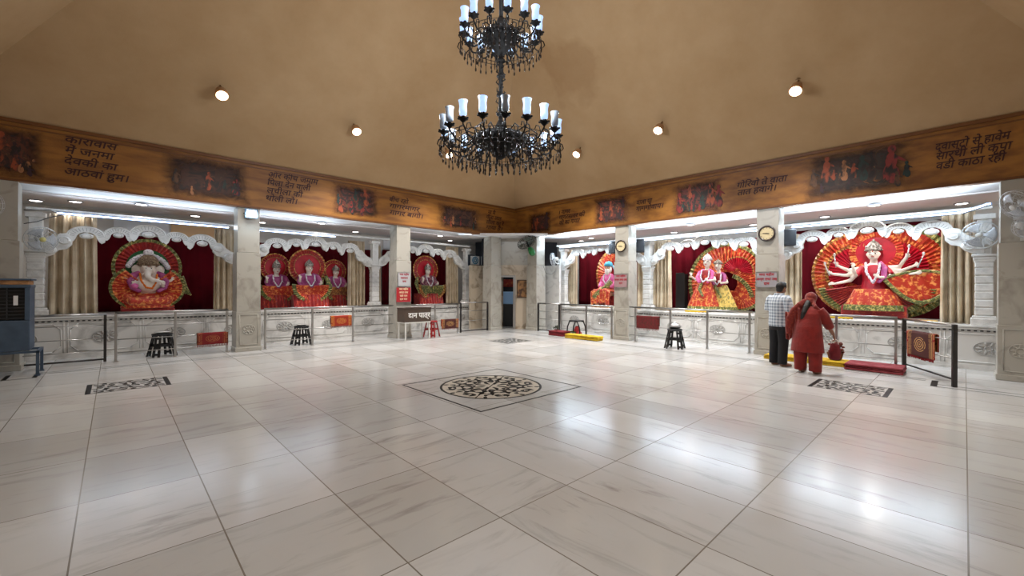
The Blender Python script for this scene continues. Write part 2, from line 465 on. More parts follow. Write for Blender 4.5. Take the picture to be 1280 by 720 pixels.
def text_mb(lines, size, shear=0.0, depth=0.002, align='LEFT', lead=1.25, bold=0.0):
    mb = MB()
    for i, s in enumerate(lines):
        cu = bpy.data.curves.new('lettering', 'FONT'); cu.body = s; cu.size = size; cu.shear = shear; cu.extrude = depth; cu.align_x = align
        cu.offset = bold; cu.resolution_u = 2
        o = bpy.data.objects.new('lettering', cu); C.objects.link(o)
        dg = bpy.context.evaluated_depsgraph_get(); dg.update()
        me = bpy.data.meshes.new_from_object(o.evaluated_get(dg))
        # text plane xy -> xz facing -y
        mb.add([(v.co.x, -v.co.z, v.co.y - i * size * lead) for v in me.vertices], [tuple(p.vertices) for p in me.polygons])
        bpy.data.objects.remove(o); bpy.data.curves.remove(cu); bpy.data.meshes.remove(me)
    return mb

def area(name, loc, rot, size, power, col, spread=None):
    l = bpy.data.lights.new(name, 'AREA'); l.energy = power; l.color = col; l.shape = 'RECTANGLE'
    l.size, l.size_y = size
    if spread: l.spread = spread
    o = bpy.data.objects.new(name, l); C.objects.link(o); o.location = loc; o.rotation_euler = rot
    return o
def spot(name, loc, power, col, angle=130, blend=0.8, rot=(0, 0, 0), r=0.05):
    l = bpy.data.lights.new(name, 'SPOT'); l.energy = power; l.color = col; l.spot_size = math.radians(angle); l.spot_blend = blend; l.shadow_soft_size = r
    o = bpy.data.objects.new(name, l); C.objects.link(o); o.location = loc; o.rotation_euler = rot
    return o
def point(name, loc, power, col, r=0.1):
    l = bpy.data.lights.new(name, 'POINT'); l.energy = power; l.color = col; l.shadow_soft_size = r
    o = bpy.data.objects.new(name, l); C.objects.link(o); o.location = loc
    return o
COOL = (0.70, 0.86, 1.0); WARM = (1.0, 0.96, 0.92); NEUT = (1.0, 0.93, 0.84)

# ================================================================ SETTING
X0, Y0 = -2.2, -1.6          # hall spans X0..XR, Y0..YL
DB = 3.2                     # depth of the shrine galleries behind the pillars
ZB, ZT = 3.45, 4.57          # painted band
fl = MB(); fl.add([(X0 - .2, Y0 - .2, 0), (XR + DB, Y0 - .2, 0), (XR + DB, YL + DB, 0), (X0 - .2, YL + DB, 0)], [(0, 1, 2, 3)])
floor = struct('floor', fl, M_FLOOR)
# floor inlays (children of the floor)
def frame_flat(mb, cx, cy, hx, hy, w, z):
    mb.flat([(cx - hx, cy - hy), (cx + hx, cy - hy), (cx + hx, cy - hy + w), (cx - hx, cy - hy + w)], z)
    mb.flat([(cx - hx, cy + hy - w), (cx + hx, cy + hy - w), (cx + hx, cy + hy), (cx - hx, cy + hy)], z)
    mb.flat([(cx - hx, cy - hy + w), (cx - hx + w, cy - hy + w), (cx - hx + w, cy + hy - w), (cx - hx, cy + hy - w)], z)
    mb.flat([(cx + hx - w, cy - hy + w), (cx + hx, cy - hy + w), (cx + hx, cy + hy - w), (cx + hx - w, cy + hy - w)], z)
def leaf(mb, x, y, a, L, W, z, bend=0.25):
    pts = []
    for t in [i / 7 for i in range(8)]:
        w = 1.5 * W * math.sin(PI * min(1, t * 0.9 + 0.1)) ** 0.8; u = L * t; b = bend * L * math.sin(PI * t)
        pts.append((u, b + w))
    for t in [i / 7 for i in range(7, -1, -1)]:
        w = 1.5 * W * math.sin(PI * min(1, t * 0.9 + 0.1)) ** 0.8; u = L * t; b = bend * L * math.sin(PI * t)
        pts.append((u, b - w))
    ca, sa = math.cos(a), math.sin(a)
    mb.flat([(x + p[0] * ca - p[1] * sa, y + p[0] * sa + p[1] * ca) for p in pts], z)
MCX, MCY = 4.365, 5.125
md = MB(); frame_flat(md, MCX, MCY, 1.02, 1.0, 0.03, 0.0)
def ring_flat(mb, cx, cy, r0, r1, z, n=64):
    for k in range(n):
        a, b = 2 * PI * k / n, 2 * PI * (k + 1) / n
        mb.flat([(cx + r0 * math.cos(a), cy + r0 * math.sin(a)), (cx + r1 * math.cos(a), cy + r1 * math.sin(a)), (cx + r1 * math.cos(b), cy + r1 * math.sin(b)), (cx + r0 * math.cos(b), cy + r0 * math.sin(b))], z)
ring_flat(md, MCX, MCY, 0.765, 0.80, 0.0)
for k in range(8):
    a = 2 * PI * k / 8 + 0.35
    for r, L, w, da, be in ((0.10, 0.22, .02, 0, .15), (0.30, 0.2, .028, .5, .3), (0.30, 0.2, .028, -.5, -.3), (0.46, 0.16, .026, 1.1, .35), (0.46, 0.16, .026, -1.1, -.35), (0.56, .17, .024, .25, .3), (.56, .15, .022, -.7, -.3), (.66, .1, .02, 1.5, .2), (.66, .1, .02, -1.5, -.2)):
        leaf(md, MCX + r * math.cos(a), MCY + r * math.sin(a), a + da, L, w, 0.0, be)
    a2 = a + PI / 8
    for r, L, w, da, be in ((0.34, .14, .02, 2.2, .3), (.5, .14, .024, .8, .3), (.5, .14, .024, -.9, -.3), (.66, .11, .022, 2.6, .3), (.68, .1, .02, .2, 0)):
        leaf(md, MCX + r * math.cos(a2), MCY + r * math.sin(a2), a2 + da, L, w, 0.0, be)
a = math.radians(33)
md.flat([(MCX + math.cos(q) * r, MCY + math.sin(q) * r) for q, r in ((a - .012, .77), (a + .012, .77), (a + PI - .012, .77), (a + PI + .012, .77))], 0.0)
o = obj('floor_medallion', md, M_INLAY, floor); o['label'] = 'black floral medallion inlaid in a square frame at the middle of the floor'
gd = MB(); gd.flat([(MCX + .76 * math.cos(2 * PI * k / 48), MCY + .76 * math.sin(2 * PI * k / 48)) for k in range(48)], 0.0, 0.0008)
obj('medallion_ground', gd, mat('cream_marble_inlay', (186, 178, 164), 0.3), floor)
def scroll_panel(cx, cy, along_x):
    mb = MB()
    def T(u, v): return (cx + u, cy + v) if along_x else (cx + v, cy + u)
    for sg in (-1, 1):
        mb.flat([T(sg * .455 - .03, -.41), T(sg * .455 + .03, -.41), T(sg * .455 + .03, .41), T(sg * .455 - .03, .41)], 0.0)
        mb.flat([T(-.43, sg * .40 - .008), T(.43, sg * .40 - .008), T(.43, sg * .40 + .008), T(-.43, sg * .40 + .008)], 0.0)
    for i in range(3):
        for j in range(3):
            u, v = -.27 + i * .27, -.25 + j * .25
            for q in range(5):
                aa = q * 2 * PI / 5 + i + j * .7
                p = T(u + .03 * math.cos(aa), v + .03 * math.sin(aa))
                leaf(mb, p[0], p[1], aa if along_x else PI / 2 - aa, .13, .021, 0.0, .3)
    o = obj('floor_scroll_panel', mb, M_INLAY, floor)
scroll_panel(0.19, 8.98, True); scroll_panel(8.52, 1.24, False); scroll_panel(8.5, 9.12, True); scroll_panel(0.19, 1.24, True)
bd = MB()
for q in (0.55, 0.72):
    yy, xx = YL - q, XR - q - 0.35
    bd.flat([(-1.0, yy - .012), (xx, yy - .012), (xx, yy + .012), (-1.0, yy + .012)], 0.0)
    bd.flat([(xx - .012, .45), (xx + .012, .45), (xx + .012, yy), (xx - .012, yy)], 0.0)
for dx in (0, -.34):
    bd.flat([(-1.0 + dx, 10.75), (-.94 + dx, 10.75), (-.94 + dx, 11.26), (-1.0 + dx, 11.26)], 0.0)
bd.flat([(9.65, .30), (10.25, .30), (10.25, .38), (9.65, .38)], 0.0)
bd.flat([(-2.1, 10.70), (-.94, 10.70), (-.94, 10.73), (-2.1, 10.73)], 0.0)
bd.flat([(9.62, -1.5), (9.65, -1.5), (9.65, .38), (9.62, .38)], 0.0); bd.flat([(9.85, -1.5), (9.87, -1.5), (9.87, .30), (9.85, .30)], 0.0)
obj('floor_border_lines', bd, M_INLAY, floor)

# pyramid ceiling
APX = ((X0 + XR) / 2, (Y0 + YL) / 2, ZT + 6.7)
ce = MB(); ce.add([(X0, Y0, ZT), (XR, Y0, ZT), (XR, YL, ZT), (X0, YL, ZT), APX], [(0, 1, 4), (1, 2, 4), (2, 3, 4), (3, 0, 4)])
ceiling = struct('ceiling', ce, M_CEIL)
# walls behind the camera and at the back of the galleries
def slab(name, a, b, m): 
    mb = MB(); mb.box([(a[i] + b[i]) / 2 for i in range(3)], [abs(b[i] - a[i]) for i in range(3)]); return struct(name, mb, m)
M_HALLW = mat('plain_cream_wall', (190, 180, 164), 0.7)
slab('wall_near', (X0 - .2, Y0 - .2, 0), (XR + DB, Y0, ZT), M_HALLW)
slab('wall_side', (X0 - .2, Y0, 0), (X0, YL + DB, ZT), M_HALLW)
M_BACK = mat('cream_back_wall', (226, 222, 216), 0.7)
slab('wall_left', (X0 - .2, YL + DB, 0), (XR + DB + .2, YL + DB + .2, ZB + .2), M_BACK)
slab('wall_right', (XR + DB, Y0, 0), (XR + DB + .2, YL + DB, ZB + .2), M_BACK)
slab('ceiling_left', (X0, YL + .16, ZB + .02), (XR + .16, YL + DB, ZB + .12), M_PAINT)
slab('ceiling_right', (XR + .16, Y0, ZB + .02), (XR + DB, YL + DB, ZB + .12), M_PAINT)
g = MB(); g.box(((X0 + 9.9) / 2, YL + 1.75, ZB - .0), (9.9 - X0, 1.3, 0.03)); g.box((XR + 1.75, (Y0 + 10.4) / 2, ZB), (1.3, 10.4 - Y0, 0.03))
struct('trim_5', g, M_REFLTINT)  # slab over the rear ceiling; salmon reflection of the maroon put into its colour
# painted bands (trim_1 left, trim_2 right) and their copies on the walls behind the camera
def band(name, a, b):
    mb = MB(); mb.box([(a[i] + b[i]) / 2 for i in range(3)], [abs(b[i] - a[i]) for i in range(3)]); return struct(name, mb, M_BAND)
bandL = band('trim_1', (X0, YL, ZB), (XR + .16, YL + .16, ZT))
bandR = band('trim_2', (XR, Y0, ZB), (XR + .16, YL, ZT))
band('trim_3', (X0, Y0, ZB), (X0 + .05, YL, ZT)); band('trim_4', (X0, Y0, ZB), (XR, Y0 + .05, ZT))
tm = MB()
for z, h, d in ((ZT - .03, .06, .035), (ZT - .13, .025, .015), (ZB + .02, .04, .02)):
    tm.box(((X0 + XR) / 2, YL - d / 2, z), (XR - X0, d, h)); 
obj('band_moulding', tm, M_BANDTRIM, bandL)
tm = MB()
for z, h, d in ((ZT - .03, .06, .035), (ZT - .13, .025, .015), (ZB + .02, .04, .02)):
    tm.box((XR - d / 2, (Y0 + YL - .07) / 2, z), (d, YL - .07 - Y0, h))
obj('band_moulding', tm, M_BANDTRIM, bandR)

def pput(o, w, s, d, z):           # place a child of the band (band origin is the world origin)
    o.location = wp(w, s, d, z); o.rotation_euler = (0, 0, 0 if w == LEFT else -PI / 2)
def lettering(w, parent, lines):
    """lines: (text, left end, height of the middle of the letters, width)"""
    for (txt, s0, zc, W) in lines:
        mb = text_mb([txt], .20, .2, 0.002, bold=.003)
        xs = [v[0] for v in mb.v]; k = W / (max(xs) - min(xs)); x0 = min(xs)
        mb.v = [((v[0] - x0) * k, v[1], v[2] - .06) for v in mb.v]
        o = obj('lettering', mb, M_LETTER, parent); pput(o, w, s0, -.006, zc)
lettering(LEFT, bandL, [('कारावास', -.68, 4.365, .75), ('में जनमा', -.68, 4.16, .70), ('देवकी का', -.69, 3.955, .76), ('आठवां हुम।', -.69, 3.75, .92)])
lettering(LEFT, bandL, [('और कीच जमाम', 2.79, 4.335, 1.19), ('िपला देन वाली', 2.77, 4.14, 1.02), ('लचीला की', 2.76, 3.94, .84), ('थोली लो।', 2.74, 3.745, .72)])
lettering(LEFT, bandL, [('बीच रहो', 6.02, 4.19, .65), ('गागरमागर', 6.03, 4.0, 1.04), ('गागर बागो।', 6.04, 3.80, 1.14)])
lettering(LEFT, bandL, [('ना मै', 9.87, 4.29, .36), ('गीता लाल', 9.79, 4.11, .74), ('लीला का रे', 9.79, 3.93, .86), ('गाया है।', 9.79, 3.74, .78)])
lettering(RIGHT, bandR, [('। गागर', -9.58, 4.15, .51), ('गागरमागर की', -9.57, 3.975, 1.11), ('की का गाया?', -9.56, 3.79, .88)])
lettering(RIGHT, bandR, [('याला पा', -6.60, 4.06, .50), ('गागगोवाय।', -6.61, 3.88, .85)])
lettering(RIGHT, bandR, [('गोिरवो ते वाता', -3.84, 4.09, 1.08), ('तात हवागे।', -3.83, 3.91, .84)])
lettering(RIGHT, bandR, [('द्वास्टो से हावेम', -.38, 4.21, .92), ('सारथी ली कृपा', -.37, 4.035, .93), ('वडी काठा रही', -.37, 3.855, .86)])
FIGC = [mat('painted_%d' % i, c, .6, noise=(9 + i, (30, 18, 14), .46, .60, (1, 1, .55))) for i, c in enumerate([(138, 62, 32), (118, 34, 28), (150, 100, 64), (48, 22, 30), (22, 44, 40), (150, 110, 70), (80, 50, 26)])]
def person_blob(mb, x, z, h, lean=0):
    def el(cx, cz, rx, rz, y, rot=0):
        mb.prism([(cx + rx * math.cos(2 * PI * k / 16) * math.cos(rot) - rz * math.sin(2 * PI * k / 16) * math.sin(rot), cz + rx * math.cos(2 * PI * k / 16) * math.sin(rot) + rz * math.sin(2 * PI * k / 16) * math.cos(rot)) for k in range(16)], y, 0)
    el(x + lean, z + h * .88, h * .085, h * .105, -.004)
    el(x + lean * .7, z + h * .58, h * .12, h * .22, -.003)
    el(x + h * .03 + lean * .3, z + h * .22, h * .15, h * .25, -.002, .15)
    el(x - h * .10 + lean * .4, z + h * .34, h * .05, h * .24, -.0025, -.25)
    el(x + h * .15 + lean * .6, z + h * .62, h * .035, h * .16, -.0035, .9)
def mural(w, parent, s0, s1, z0, z1, tint, seed, figs):
    W, H = s1 - s0, z1 - z0
    mb = MB(); mb.add([(-W / 2, 0, -H / 2), (W / 2, 0, -H / 2), (W / 2, 0, H / 2), (-W / 2, 0, H / 2)], [(0, 1, 2, 3)])
    o = obj('painted_scene', mb, mural_material('mural_paint_%d' % seed, tint, seed), parent); pput(o, w, (s0 + s1) / 2, -.005, (z0 + z1) / 2)
    rq = random.Random(seed)
    figs = list(figs) + [(rq.uniform(-.34, .34), rq.uniform(-.42, -.1), rq.uniform(.2, .34), rq.uniform(-.05, .05), rq.choice((0, 1, 2, 3, 4, 6))) for _ in range(6)]
    for (x, z, h, lean, ci) in figs:
        m2 = MB(); person_blob(m2, x * W, z * H, h * H, lean * H)
        f = obj('painted_figure', m2, FIGC[ci], o); f.location = (0, -.002 - .0006 * rq.random(), 0)
mural(LEFT, bandL, -2.1, -.85, 3.48, 4.46, (92, 44, 24), 1, [(-.08, -.22, .58, .1, 0), (.12, -.36, .28, .25, 2)])
mural(LEFT, bandL, .62, 2.52, 3.50, 4.50, (66, 34, 22), 2, [(-.02, -.25, .42, .05, 0), (.3, -.3, .3, 0, 3)])
mural(LEFT, bandL, 4.22, 5.80, 3.52, 4.46, (104, 40, 28), 3, [(.18, -.1, .5, -.04, 0), (-.1, -.36, .36, .03, 1), (.08, -.42, .32, .1, 1), (-.28, -.4, .4, 0, 0), (-.02, .02, .36, 0, 4)])
mural(LEFT, bandL, 7.60, 9.65, 3.50, 4.36, (86, 50, 34), 4, [(-.15, -.28, .4, .05, 2), (.0, -.3, .36, 0, 1), (-.28, -.2, .3, 0, 3), (.28, -.4, .3, 0, 4)])
mural(RIGHT, bandR, -11.15, -9.85, 3.50, 4.3, (80, 36, 22), 5, [(-.1, -.35, .6, .03, 0), (.24, -.3, .75, .05, 3)])
mural(RIGHT, bandR, -8.25, -6.72, 3.50, 4.44, (104, 40, 28), 6, [(.0, -.2, .5, 0, 0), (-.25, -.3, .42, .03, 0), (.22, -.38, .34, .1, 1), (.28, .02, .35, 0, 3)])
mural(RIGHT, bandR, -5.60, -4.10, 3.50, 4.42, (98, 38, 30), 7, [(-.12, .0, .42, 0, 0), (-.3, -.38, .6, 0, 1), (-.05, -.4, .5, 0, 1), (.1, -.35, .5, 0, 4), (.25, -.3, .66, 0, 0), (.38, -.35, .62, 0, 1)])
mural(RIGHT, bandR, -2.55, -.58, 3.48, 4.52, (46, 40, 36), 8, [(-.25, -.1, .5, .02, 0), (-.1, -.15, .42, .02, 2), (-.36, -.2, .4, 0, 6), (.28, -.32, .72, .02, 1), (.06, -.2, .5, 0, 4), (.4, -.25, .3, 0, 4)])

# ---------------------------------------------------------------- pillars
def make_pillar(label, w=.5, dep=.48, dado=True):
    t = thing('marble_pillar', label, 'pillar', 'square marble pillars around the hall')
    mb = MB(); mb.box((w / 2, dep / 2, (2.37 + .95) / 2 + .0), (w, dep, 1.42)); obj('shaft', mb, M_PILLAR, t, bevel=.006)
    mb = MB(); mb.box((w / 2, dep / 2, (2.375 + ZB) / 2), (w - .04, dep - .04, ZB - 2.375)); obj('upper_block', mb, M_PILLAR, t, bevel=.006)
    mb = MB(); mb.box((w / 2, dep / 2, .475), (w + .02, dep + .02, .95)); obj('dado', mb, M_PILLAR, t, bevel=.008)
    mb = MB(); mb.box((w / 2, dep / 2, .05), (w + .06, dep + .06, .10)); obj('plinth', mb, M_PILLAR, t, bevel=.01)
    mb = MB()
    x0, x1, z0, z1, r = .06, w - .06, .16, .88, .018
    for a, b in (((x0, z0), (x1, z0)), ((x1, z0), (x1, z1)), ((x1, z1), (x0, z1)), ((x0, z1), (x0, z0))):
        mb.tube([(a[0], -.012, a[1]), (b[0], -.012, b[1])], .008, 6)
    mb.torus((w / 2, -.012, .52), .13, .010, 28, 6, ez=.85); mb.torus((w / 2, -.012, .52), .05, .010, 20, 6)
    for k in range(8):
        a = 2 * PI * k / 8; mb.ell((w / 2 + .09 * math.cos(a), -.012, .52 + .077 * math.sin(a)), (.03, .01, .018), 8, 6, (0, -a, 0))
    obj('rosette_panel', mb, M_PILLAR, t, smooth=True)
    return t
pl0 = make_pillar('pale marble pillar at far left, beside the air cooler')
put(pl0, LEFT, -1.75, 0, 0)
def pillar(w, s, label, sx=1.0):
    p = dup(pl0); p['label'] = label; put(p, w, s, 0, 0); return p
pillar(LEFT, 2.13, 'marble pillar carrying the small lit floodlight at its top')
pillar(LEFT, 6.26, 'marble pillar behind the collection box, with white and red notices')
pillar(LEFT, 10.03, 'marble pillar at the left of the dark corner doorway')
pillar(RIGHT, -11.14, 'marble pillar at the right of the corner doorway, below the green fan')
pillar(RIGHT, -7.36, 'marble pillar with the smaller, farther wall clock')
pillar(RIGHT, -3.43, 'marble pillar with the nearer wall clock, behind the man in checks')
pillar(RIGHT, .40, 'marble pillar at far right with two white wall fans')

# ---------------------------------------------------------------- gallery platforms
def platform(w, s0, s1, label, dfront, top):
    t = thing('marble_platform', label, 'platform')
    L = s1 - s0
    mb = MB(); mb.box((L / 2, (DB - dfront) / 2 - .015, top / 2 - .02), (L, DB - dfront - .03, top - .04)); obj('base', mb, M_WHITE, t)
    mb = MB(); mb.box((L / 2, (DB - dfront) / 2 - .035, top - .02), (L, DB - dfront + .01, .04)); mb.box((L / 2, -.01, top - .065), (L, .04, .03)); obj('cornice', mb, M_WHITE, t, bevel=.006)
    mb = MB()
    n = int(L / .085)
    for i in range(n): mb.box((.04 + i * .085, -.012, top - .10), (.045, .03, .026))
    o = obj('dentil', mb, mat('grey_dentil_gaps', (70, 68, 66), .6), t); o['kind'] = 'stuff'
    mb = MB(); mb.box((L / 2, -.015, .05), (L, .03, .10)); obj('skirting', mb, M_WHITE, t)
    npan = max(1, round(L / 1.22)); pw = L / npan
    for i in range(npan):
        mb = MB(); a, b = i * pw + .07, (i + 1) * pw - .07; z0, z1 = .15, top - .16; c = .12
        pts = [(a + c, z0), (b - c, z0), (b, z0 + c), (b, z1 - c), (b - c, z1), (a + c, z1), (a, z1 - c), (a, z0 + c)]
        for k in range(8):
            p, q = pts[k], pts[(k + 1) % 8]; mb.tube([(p[0], -.008, p[1]), (q[0], -.008, q[1])], .010, 6)
        for xx in (a - .04, b + .04): mb.tube([(xx, -.008, .12), (xx, -.008, top - .13)], .008, 6)
        obj('carved_panel', mb, M_WHITE, t, smooth=True)
        mb = MB(); cx, cz = (a + b) / 2, (z0 + z1) / 2
        mb.torus((cx, -.010, cz), .20, .010, 32, 6, ez=.62)
        mb.torus((cx, -.012, cz), .05, .012, 18, 6, ez=.8)
        for k in range(10):
            q = 2 * PI * k / 10; mb.ell((cx + .13 * math.cos(q), -.010, cz + .085 * math.sin(q)), (.05, .014, .022), 8, 6, (0, -q, 0))
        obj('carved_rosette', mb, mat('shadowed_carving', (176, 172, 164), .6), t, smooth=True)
    put(t, w, s0, dfront, 0)
    return t
DL, DR = 1.28, 1.05
platform(LEFT, X0 + .25, 10.2, 'long carved white marble platform under the three left-hand shrines', DL, .90)
platform(RIGHT, -10.35, .95, 'long carved white marble platform under the three right-hand shrines', DR, .86)
TOP = {LEFT: .90, RIGHT: .86}

# ---------------------------------------------------------------- shrine columns
def make_column():
    t = thing('carved_column', 'x', 'column', 'carved white columns between the shrines')
    mb = MB(); mb.box((0, 0, .07), (.36, .30, .14)); mb.box((0, 0, .16), (.32, .27, .05)); obj('base', mb, M_CARVE, t, bevel=.01)
    mb = MB()
    for i in range(7):
        z = .20 + i * .155; mb.box((0, 0, z + .075), (.25, .21, .142))
    mb.box((0, 0, .73), (.225, .185, 1.08)); obj('shaft', mb, M_CARVE, t, bevel=.014)
    mb = MB(); mb.box((0, 0, 1.31), (.30, .25, .06)); mb.box((0, 0, 1.37), (.34, .28, .05)); mb.box((0, 0, 1.26), (.28, .23, .05)); obj('capital', mb, M_CARVE, t, bevel=.01)
    mb = MB(); mb.box((0, 0, 1.79), (.20, .18, .80)); mb.box((0, 0, 2.12), (.30, .24, .10)); obj('upper_post', mb, M_CARVE, t, bevel=.01)
    return t
col0 = make_column()
def column(w, s, label, first=False):
    c = col0 if first else dup(col0); c['label'] = label; put(c, w, s, (DL if w == LEFT else DR) + .17, TOP[w]); return c
column(LEFT, -1.18, 'carved white column above the air cooler, left of the elephant-headed idol', True)
column(LEFT, 6.24, 'carved white column between the three-idol shrine and the box pillar')
column(LEFT, 10.0, 'carved white column right of the far left-wall shrine')
column(RIGHT, -10.37, 'carved white column left of the bearded saint, beside a wall fan')
column(RIGHT, -6.90, 'carved white column left of the embracing couple of idols')
column(RIGHT, .26, 'carved white column at far right beside the white wall fan')

# ---------------------------------------------------------------- scalloped valances
def lobe_poly(c, w, zt, zb):
    h = zt - zb; p = []
    for i in range(15):
        a = PI - PI * i / 14; p.append((c + w * .5 * math.cos(a), zb + h * .42 + h * .58 * math.sin(a)))
    p += [(c + w * .47, zb + h * .10), (c + w * .38, zb), (c + w * .31, zb + h * .12)]
    for i in range(9):
        a = PI * i / 8; p.append((c + w * .26 * math.cos(a), zb + h * .30 + h * .34 * math.sin(a)))
    p += [(c - w * .31, zb + h * .12), (c - w * .38, zb), (c - w * .47, zb + h * .10)]
    return p
def valance(w, m, half, dz, label, lobes=(-2, -1, 0, 1, 2), brackets=(-1, 1), left=None, right=None):
    t = thing('carved_valance', label, 'valance', 'white scalloped valances over the shrines')
    D = {0: (0, .68, 3.12, 2.74), 1: (.52, .50, 3.00, 2.71), -1: (-.52, .50, 3.01, 2.72), 2: (1.03, .62, 2.99, 2.62), -2: (-1.03, .62, 2.98, 2.64)}
    for k in lobes:
        c, ww, zt, zb = D[k]; zt += dz; zb += dz
        y = -.05 if k % 2 == 0 else -.03
        zb -= .03; mb = MB(); mb.prism(lobe_poly(c, ww, zt, zb), y, .03)
        h = zt - zb
        # raised rim and fluting
        pts = [(c + ww * .44 * math.cos(PI - PI * i / 12), y - .004, zb + h * .44 + h * .50 * math.sin(PI - PI * i / 12)) for i in range(13)]
        mb.tube(pts, .010, 6)
        lo = obj('cloud_lobe', mb, M_CARVE, t)
        fl_ = MB()
        for i in range(0, 13):
            a = PI * i / 12
            fl_.tube([(c + ww * .30 * math.cos(a), y - .001, zb + h * .40 + h * .30 * math.sin(a)), (c + ww * .41 * math.cos(a), y - .001, zb + h * .43 + h * .47 * math.sin(a))], .006, 5)
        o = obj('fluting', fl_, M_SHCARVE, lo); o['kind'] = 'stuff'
        mb = MB(); mb.ell((c, y - .005, zb + h * .40), (ww * .185, .03, h * .17), 18, 10); mb.box((c, y + .03, zb + h * .60), (.05, .03, h * .2)); obj('rosette', mb, M_CARVE, lo, smooth=True)
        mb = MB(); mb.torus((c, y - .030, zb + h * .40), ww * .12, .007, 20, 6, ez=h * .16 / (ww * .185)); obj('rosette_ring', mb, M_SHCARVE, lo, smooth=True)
    for sg in brackets:
        pts = []
        prof = [(1.79, 2.26), (1.64, 2.27), (1.53, 2.33), (1.45, 2.43), (1.33, 2.46), (1.25, 2.56), (1.25, 2.70), (1.33, 2.80), (1.44, 2.78), (1.52, 2.68), (1.62, 2.60), (1.72, 2.56), (1.79, 2.46)]
        poly = [(sg * (p[0] + half - 1.8), p[1] + dz) for p in prof]
        # smooth the outline into scallops
        mb = MB(); mb.prism(poly, -.06, .05)
        bx = lambda v: sg * (v + half - 1.8)
        for (cx, cz, r) in ((1.37, 2.64, .11), (1.59, 2.43, .12)):
            mb.ell((bx(cx), -.05, cz + dz), (r, .05, r * .8), 16, 10)
            mb.torus((bx(cx), -.095, cz + dz), r * .6, .008, 20, 6)
        obj('scroll_bracket', mb, M_CARVE, t, smooth=False, bevel=.006)
    put(t, w, m, (DL if w == LEFT else DR) + .12, 0)
    return t
valance(LEFT, .60, 1.80, -.12, 'white scalloped valance over the elephant-headed idol')
valance(LEFT, 4.36, 1.78, -.06, 'white scalloped valance over the three crowned idols')
valance(LEFT, 8.13, 1.80, -.02, 'white scalloped valance over the single idol at the left wall far end')
valance(RIGHT, -8.64, 1.74, .02, 'white scalloped valance over the bearded saint')
valance(RIGHT, -5.08, 1.78, .0, 'white scalloped valance over the embracing couple of idols')
valance(RIGHT, -1.50, 1.77, 0, 'white scalloped valance over the many-armed idol, behind the two people')

# ---------------------------------------------------------------- curtains and backdrops
def sheet_mb(W, H, folds, amp, seed=0, gather=0.0, nu=None, flare=.06):
    rnd = random.Random(seed); ph = rnd.random() * 6
    nu = nu or max(24, int(folds * 10))
    mb = MB()
    def fn(u, v):
        z = H * v
        k = 1 + flare * (1 - v)
        x = (u - .5) * W * k * (1 - gather * math.sin(PI * v) * .5)
        y = amp * math.sin(2 * PI * folds * u + ph + .6 * math.sin(5 * u + ph)) * (.75 + .35 * (1 - v)) + amp * .35 * math.sin(2 * PI * folds * 2.3 * u + 1.7 * v)
        return (x, y, z)
    mb.grid(fn, nu, 10)
    return mb
def curtain(w, s0, s1, z0, z1, d, label, folds=None, amp=.045, seed=0):
    W = s1 - s0
    o = obj('curtain', sheet_mb(W, z1 - z0, folds or max(2, W / .13), amp * 1.7, seed), M_BEIGE, None, smooth=True, solid=.006)
    tag(o, label, 'curtain', 'beige satin shrine curtains'); put(o, w, (s0 + s1) / 2, d, z0); return o
TL, TR = TOP[LEFT], TOP[RIGHT]
dL, dR = DL + .42, DR + .42
curtain(LEFT, -1.02, -.28, TL + .01, 3.12, dL, 'wide beige satin curtain left of the elephant-headed idol', 5, .05, 1)
curtain(LEFT, 1.93, 2.42, TL + .01, 3.08, dL, 'beige satin curtain right of the elephant-headed idol, by the floodlight pillar', 4, .04, 2)
curtain(LEFT, 5.50, 6.02, TL + .01, 3.05, dL, 'beige satin curtain right of the three crowned idols, left of a column', 5, .045, 3)
curtain(LEFT, 6.32, 6.60, TL + .01, 2.95, dL, 'narrow beige curtain between a carved column and the collection box pillar', 2, .04, 4)
curtain(LEFT, 9.22, 9.75, TL + .01, 3.12, dL, 'beige satin curtain right of the single idol at the far left shrine', 4, .045, 5)
curtain(RIGHT, -10.36, -9.95, TR + .01, 3.0, dR, 'beige satin curtain left of the bearded saint', 4, .04, 6)
curtain(RIGHT, -7.42, -7.15, TR + .01, 3.0, dR, 'narrow beige curtain just right of the farther clock pillar', 2, .035, 7)
curtain(RIGHT, -6.84, -6.28, TR + .01, 3.08, dR, 'beige satin curtain left of the embracing couple of idols', 5, .045, 8)
curtain(RIGHT, -3.22, -2.82, TR + .01, 2.95, dR, 'beige satin curtain behind the man in checks, left of the many-armed idol', 3, .04, 9)
curtain(RIGHT, -.34, .14, TR + .01, 3.18, dR, 'beige satin curtain at right of the many-armed idol, under a wall fan', 4, .05, 10)
def backdrop(w, s0, s1, ztop, label, seed):
    W = s1 - s0
    o = obj('velvet_backdrop', sheet_mb(W, ztop - TOP[w] - .01, W / .42, .035, seed, nu=int(W * 26), flare=0), M_MAROON, None, smooth=True, solid=.008)
    tag(o, label, 'curtain', 'maroon velvet backdrops behind the idols'); put(o, w, (s0 + s1) / 2, 2.92, TOP[w] + .01); return o
backdrop(LEFT, -1.05, 2.75, 2.86, 'maroon velvet backdrop behind the elephant-headed idol', 1)
backdrop(LEFT, 2.95, 7.00, 2.90, 'maroon velvet backdrop behind the three crowned idols', 2)
backdrop(LEFT, 7.25, 10.2, 2.95, 'maroon velvet backdrop behind the single idol at the left wall far end', 3)
backdrop(RIGHT, -11.0, -7.8, 3.05, 'maroon velvet backdrop behind the bearded saint', 4)
backdrop(RIGHT, -7.6, -4.0, 3.10, 'maroon velvet backdrop behind the embracing couple of idols', 5)
backdrop(RIGHT, -3.8, .38, 3.20, 'maroon velvet backdrop behind the many-armed idol', 6)

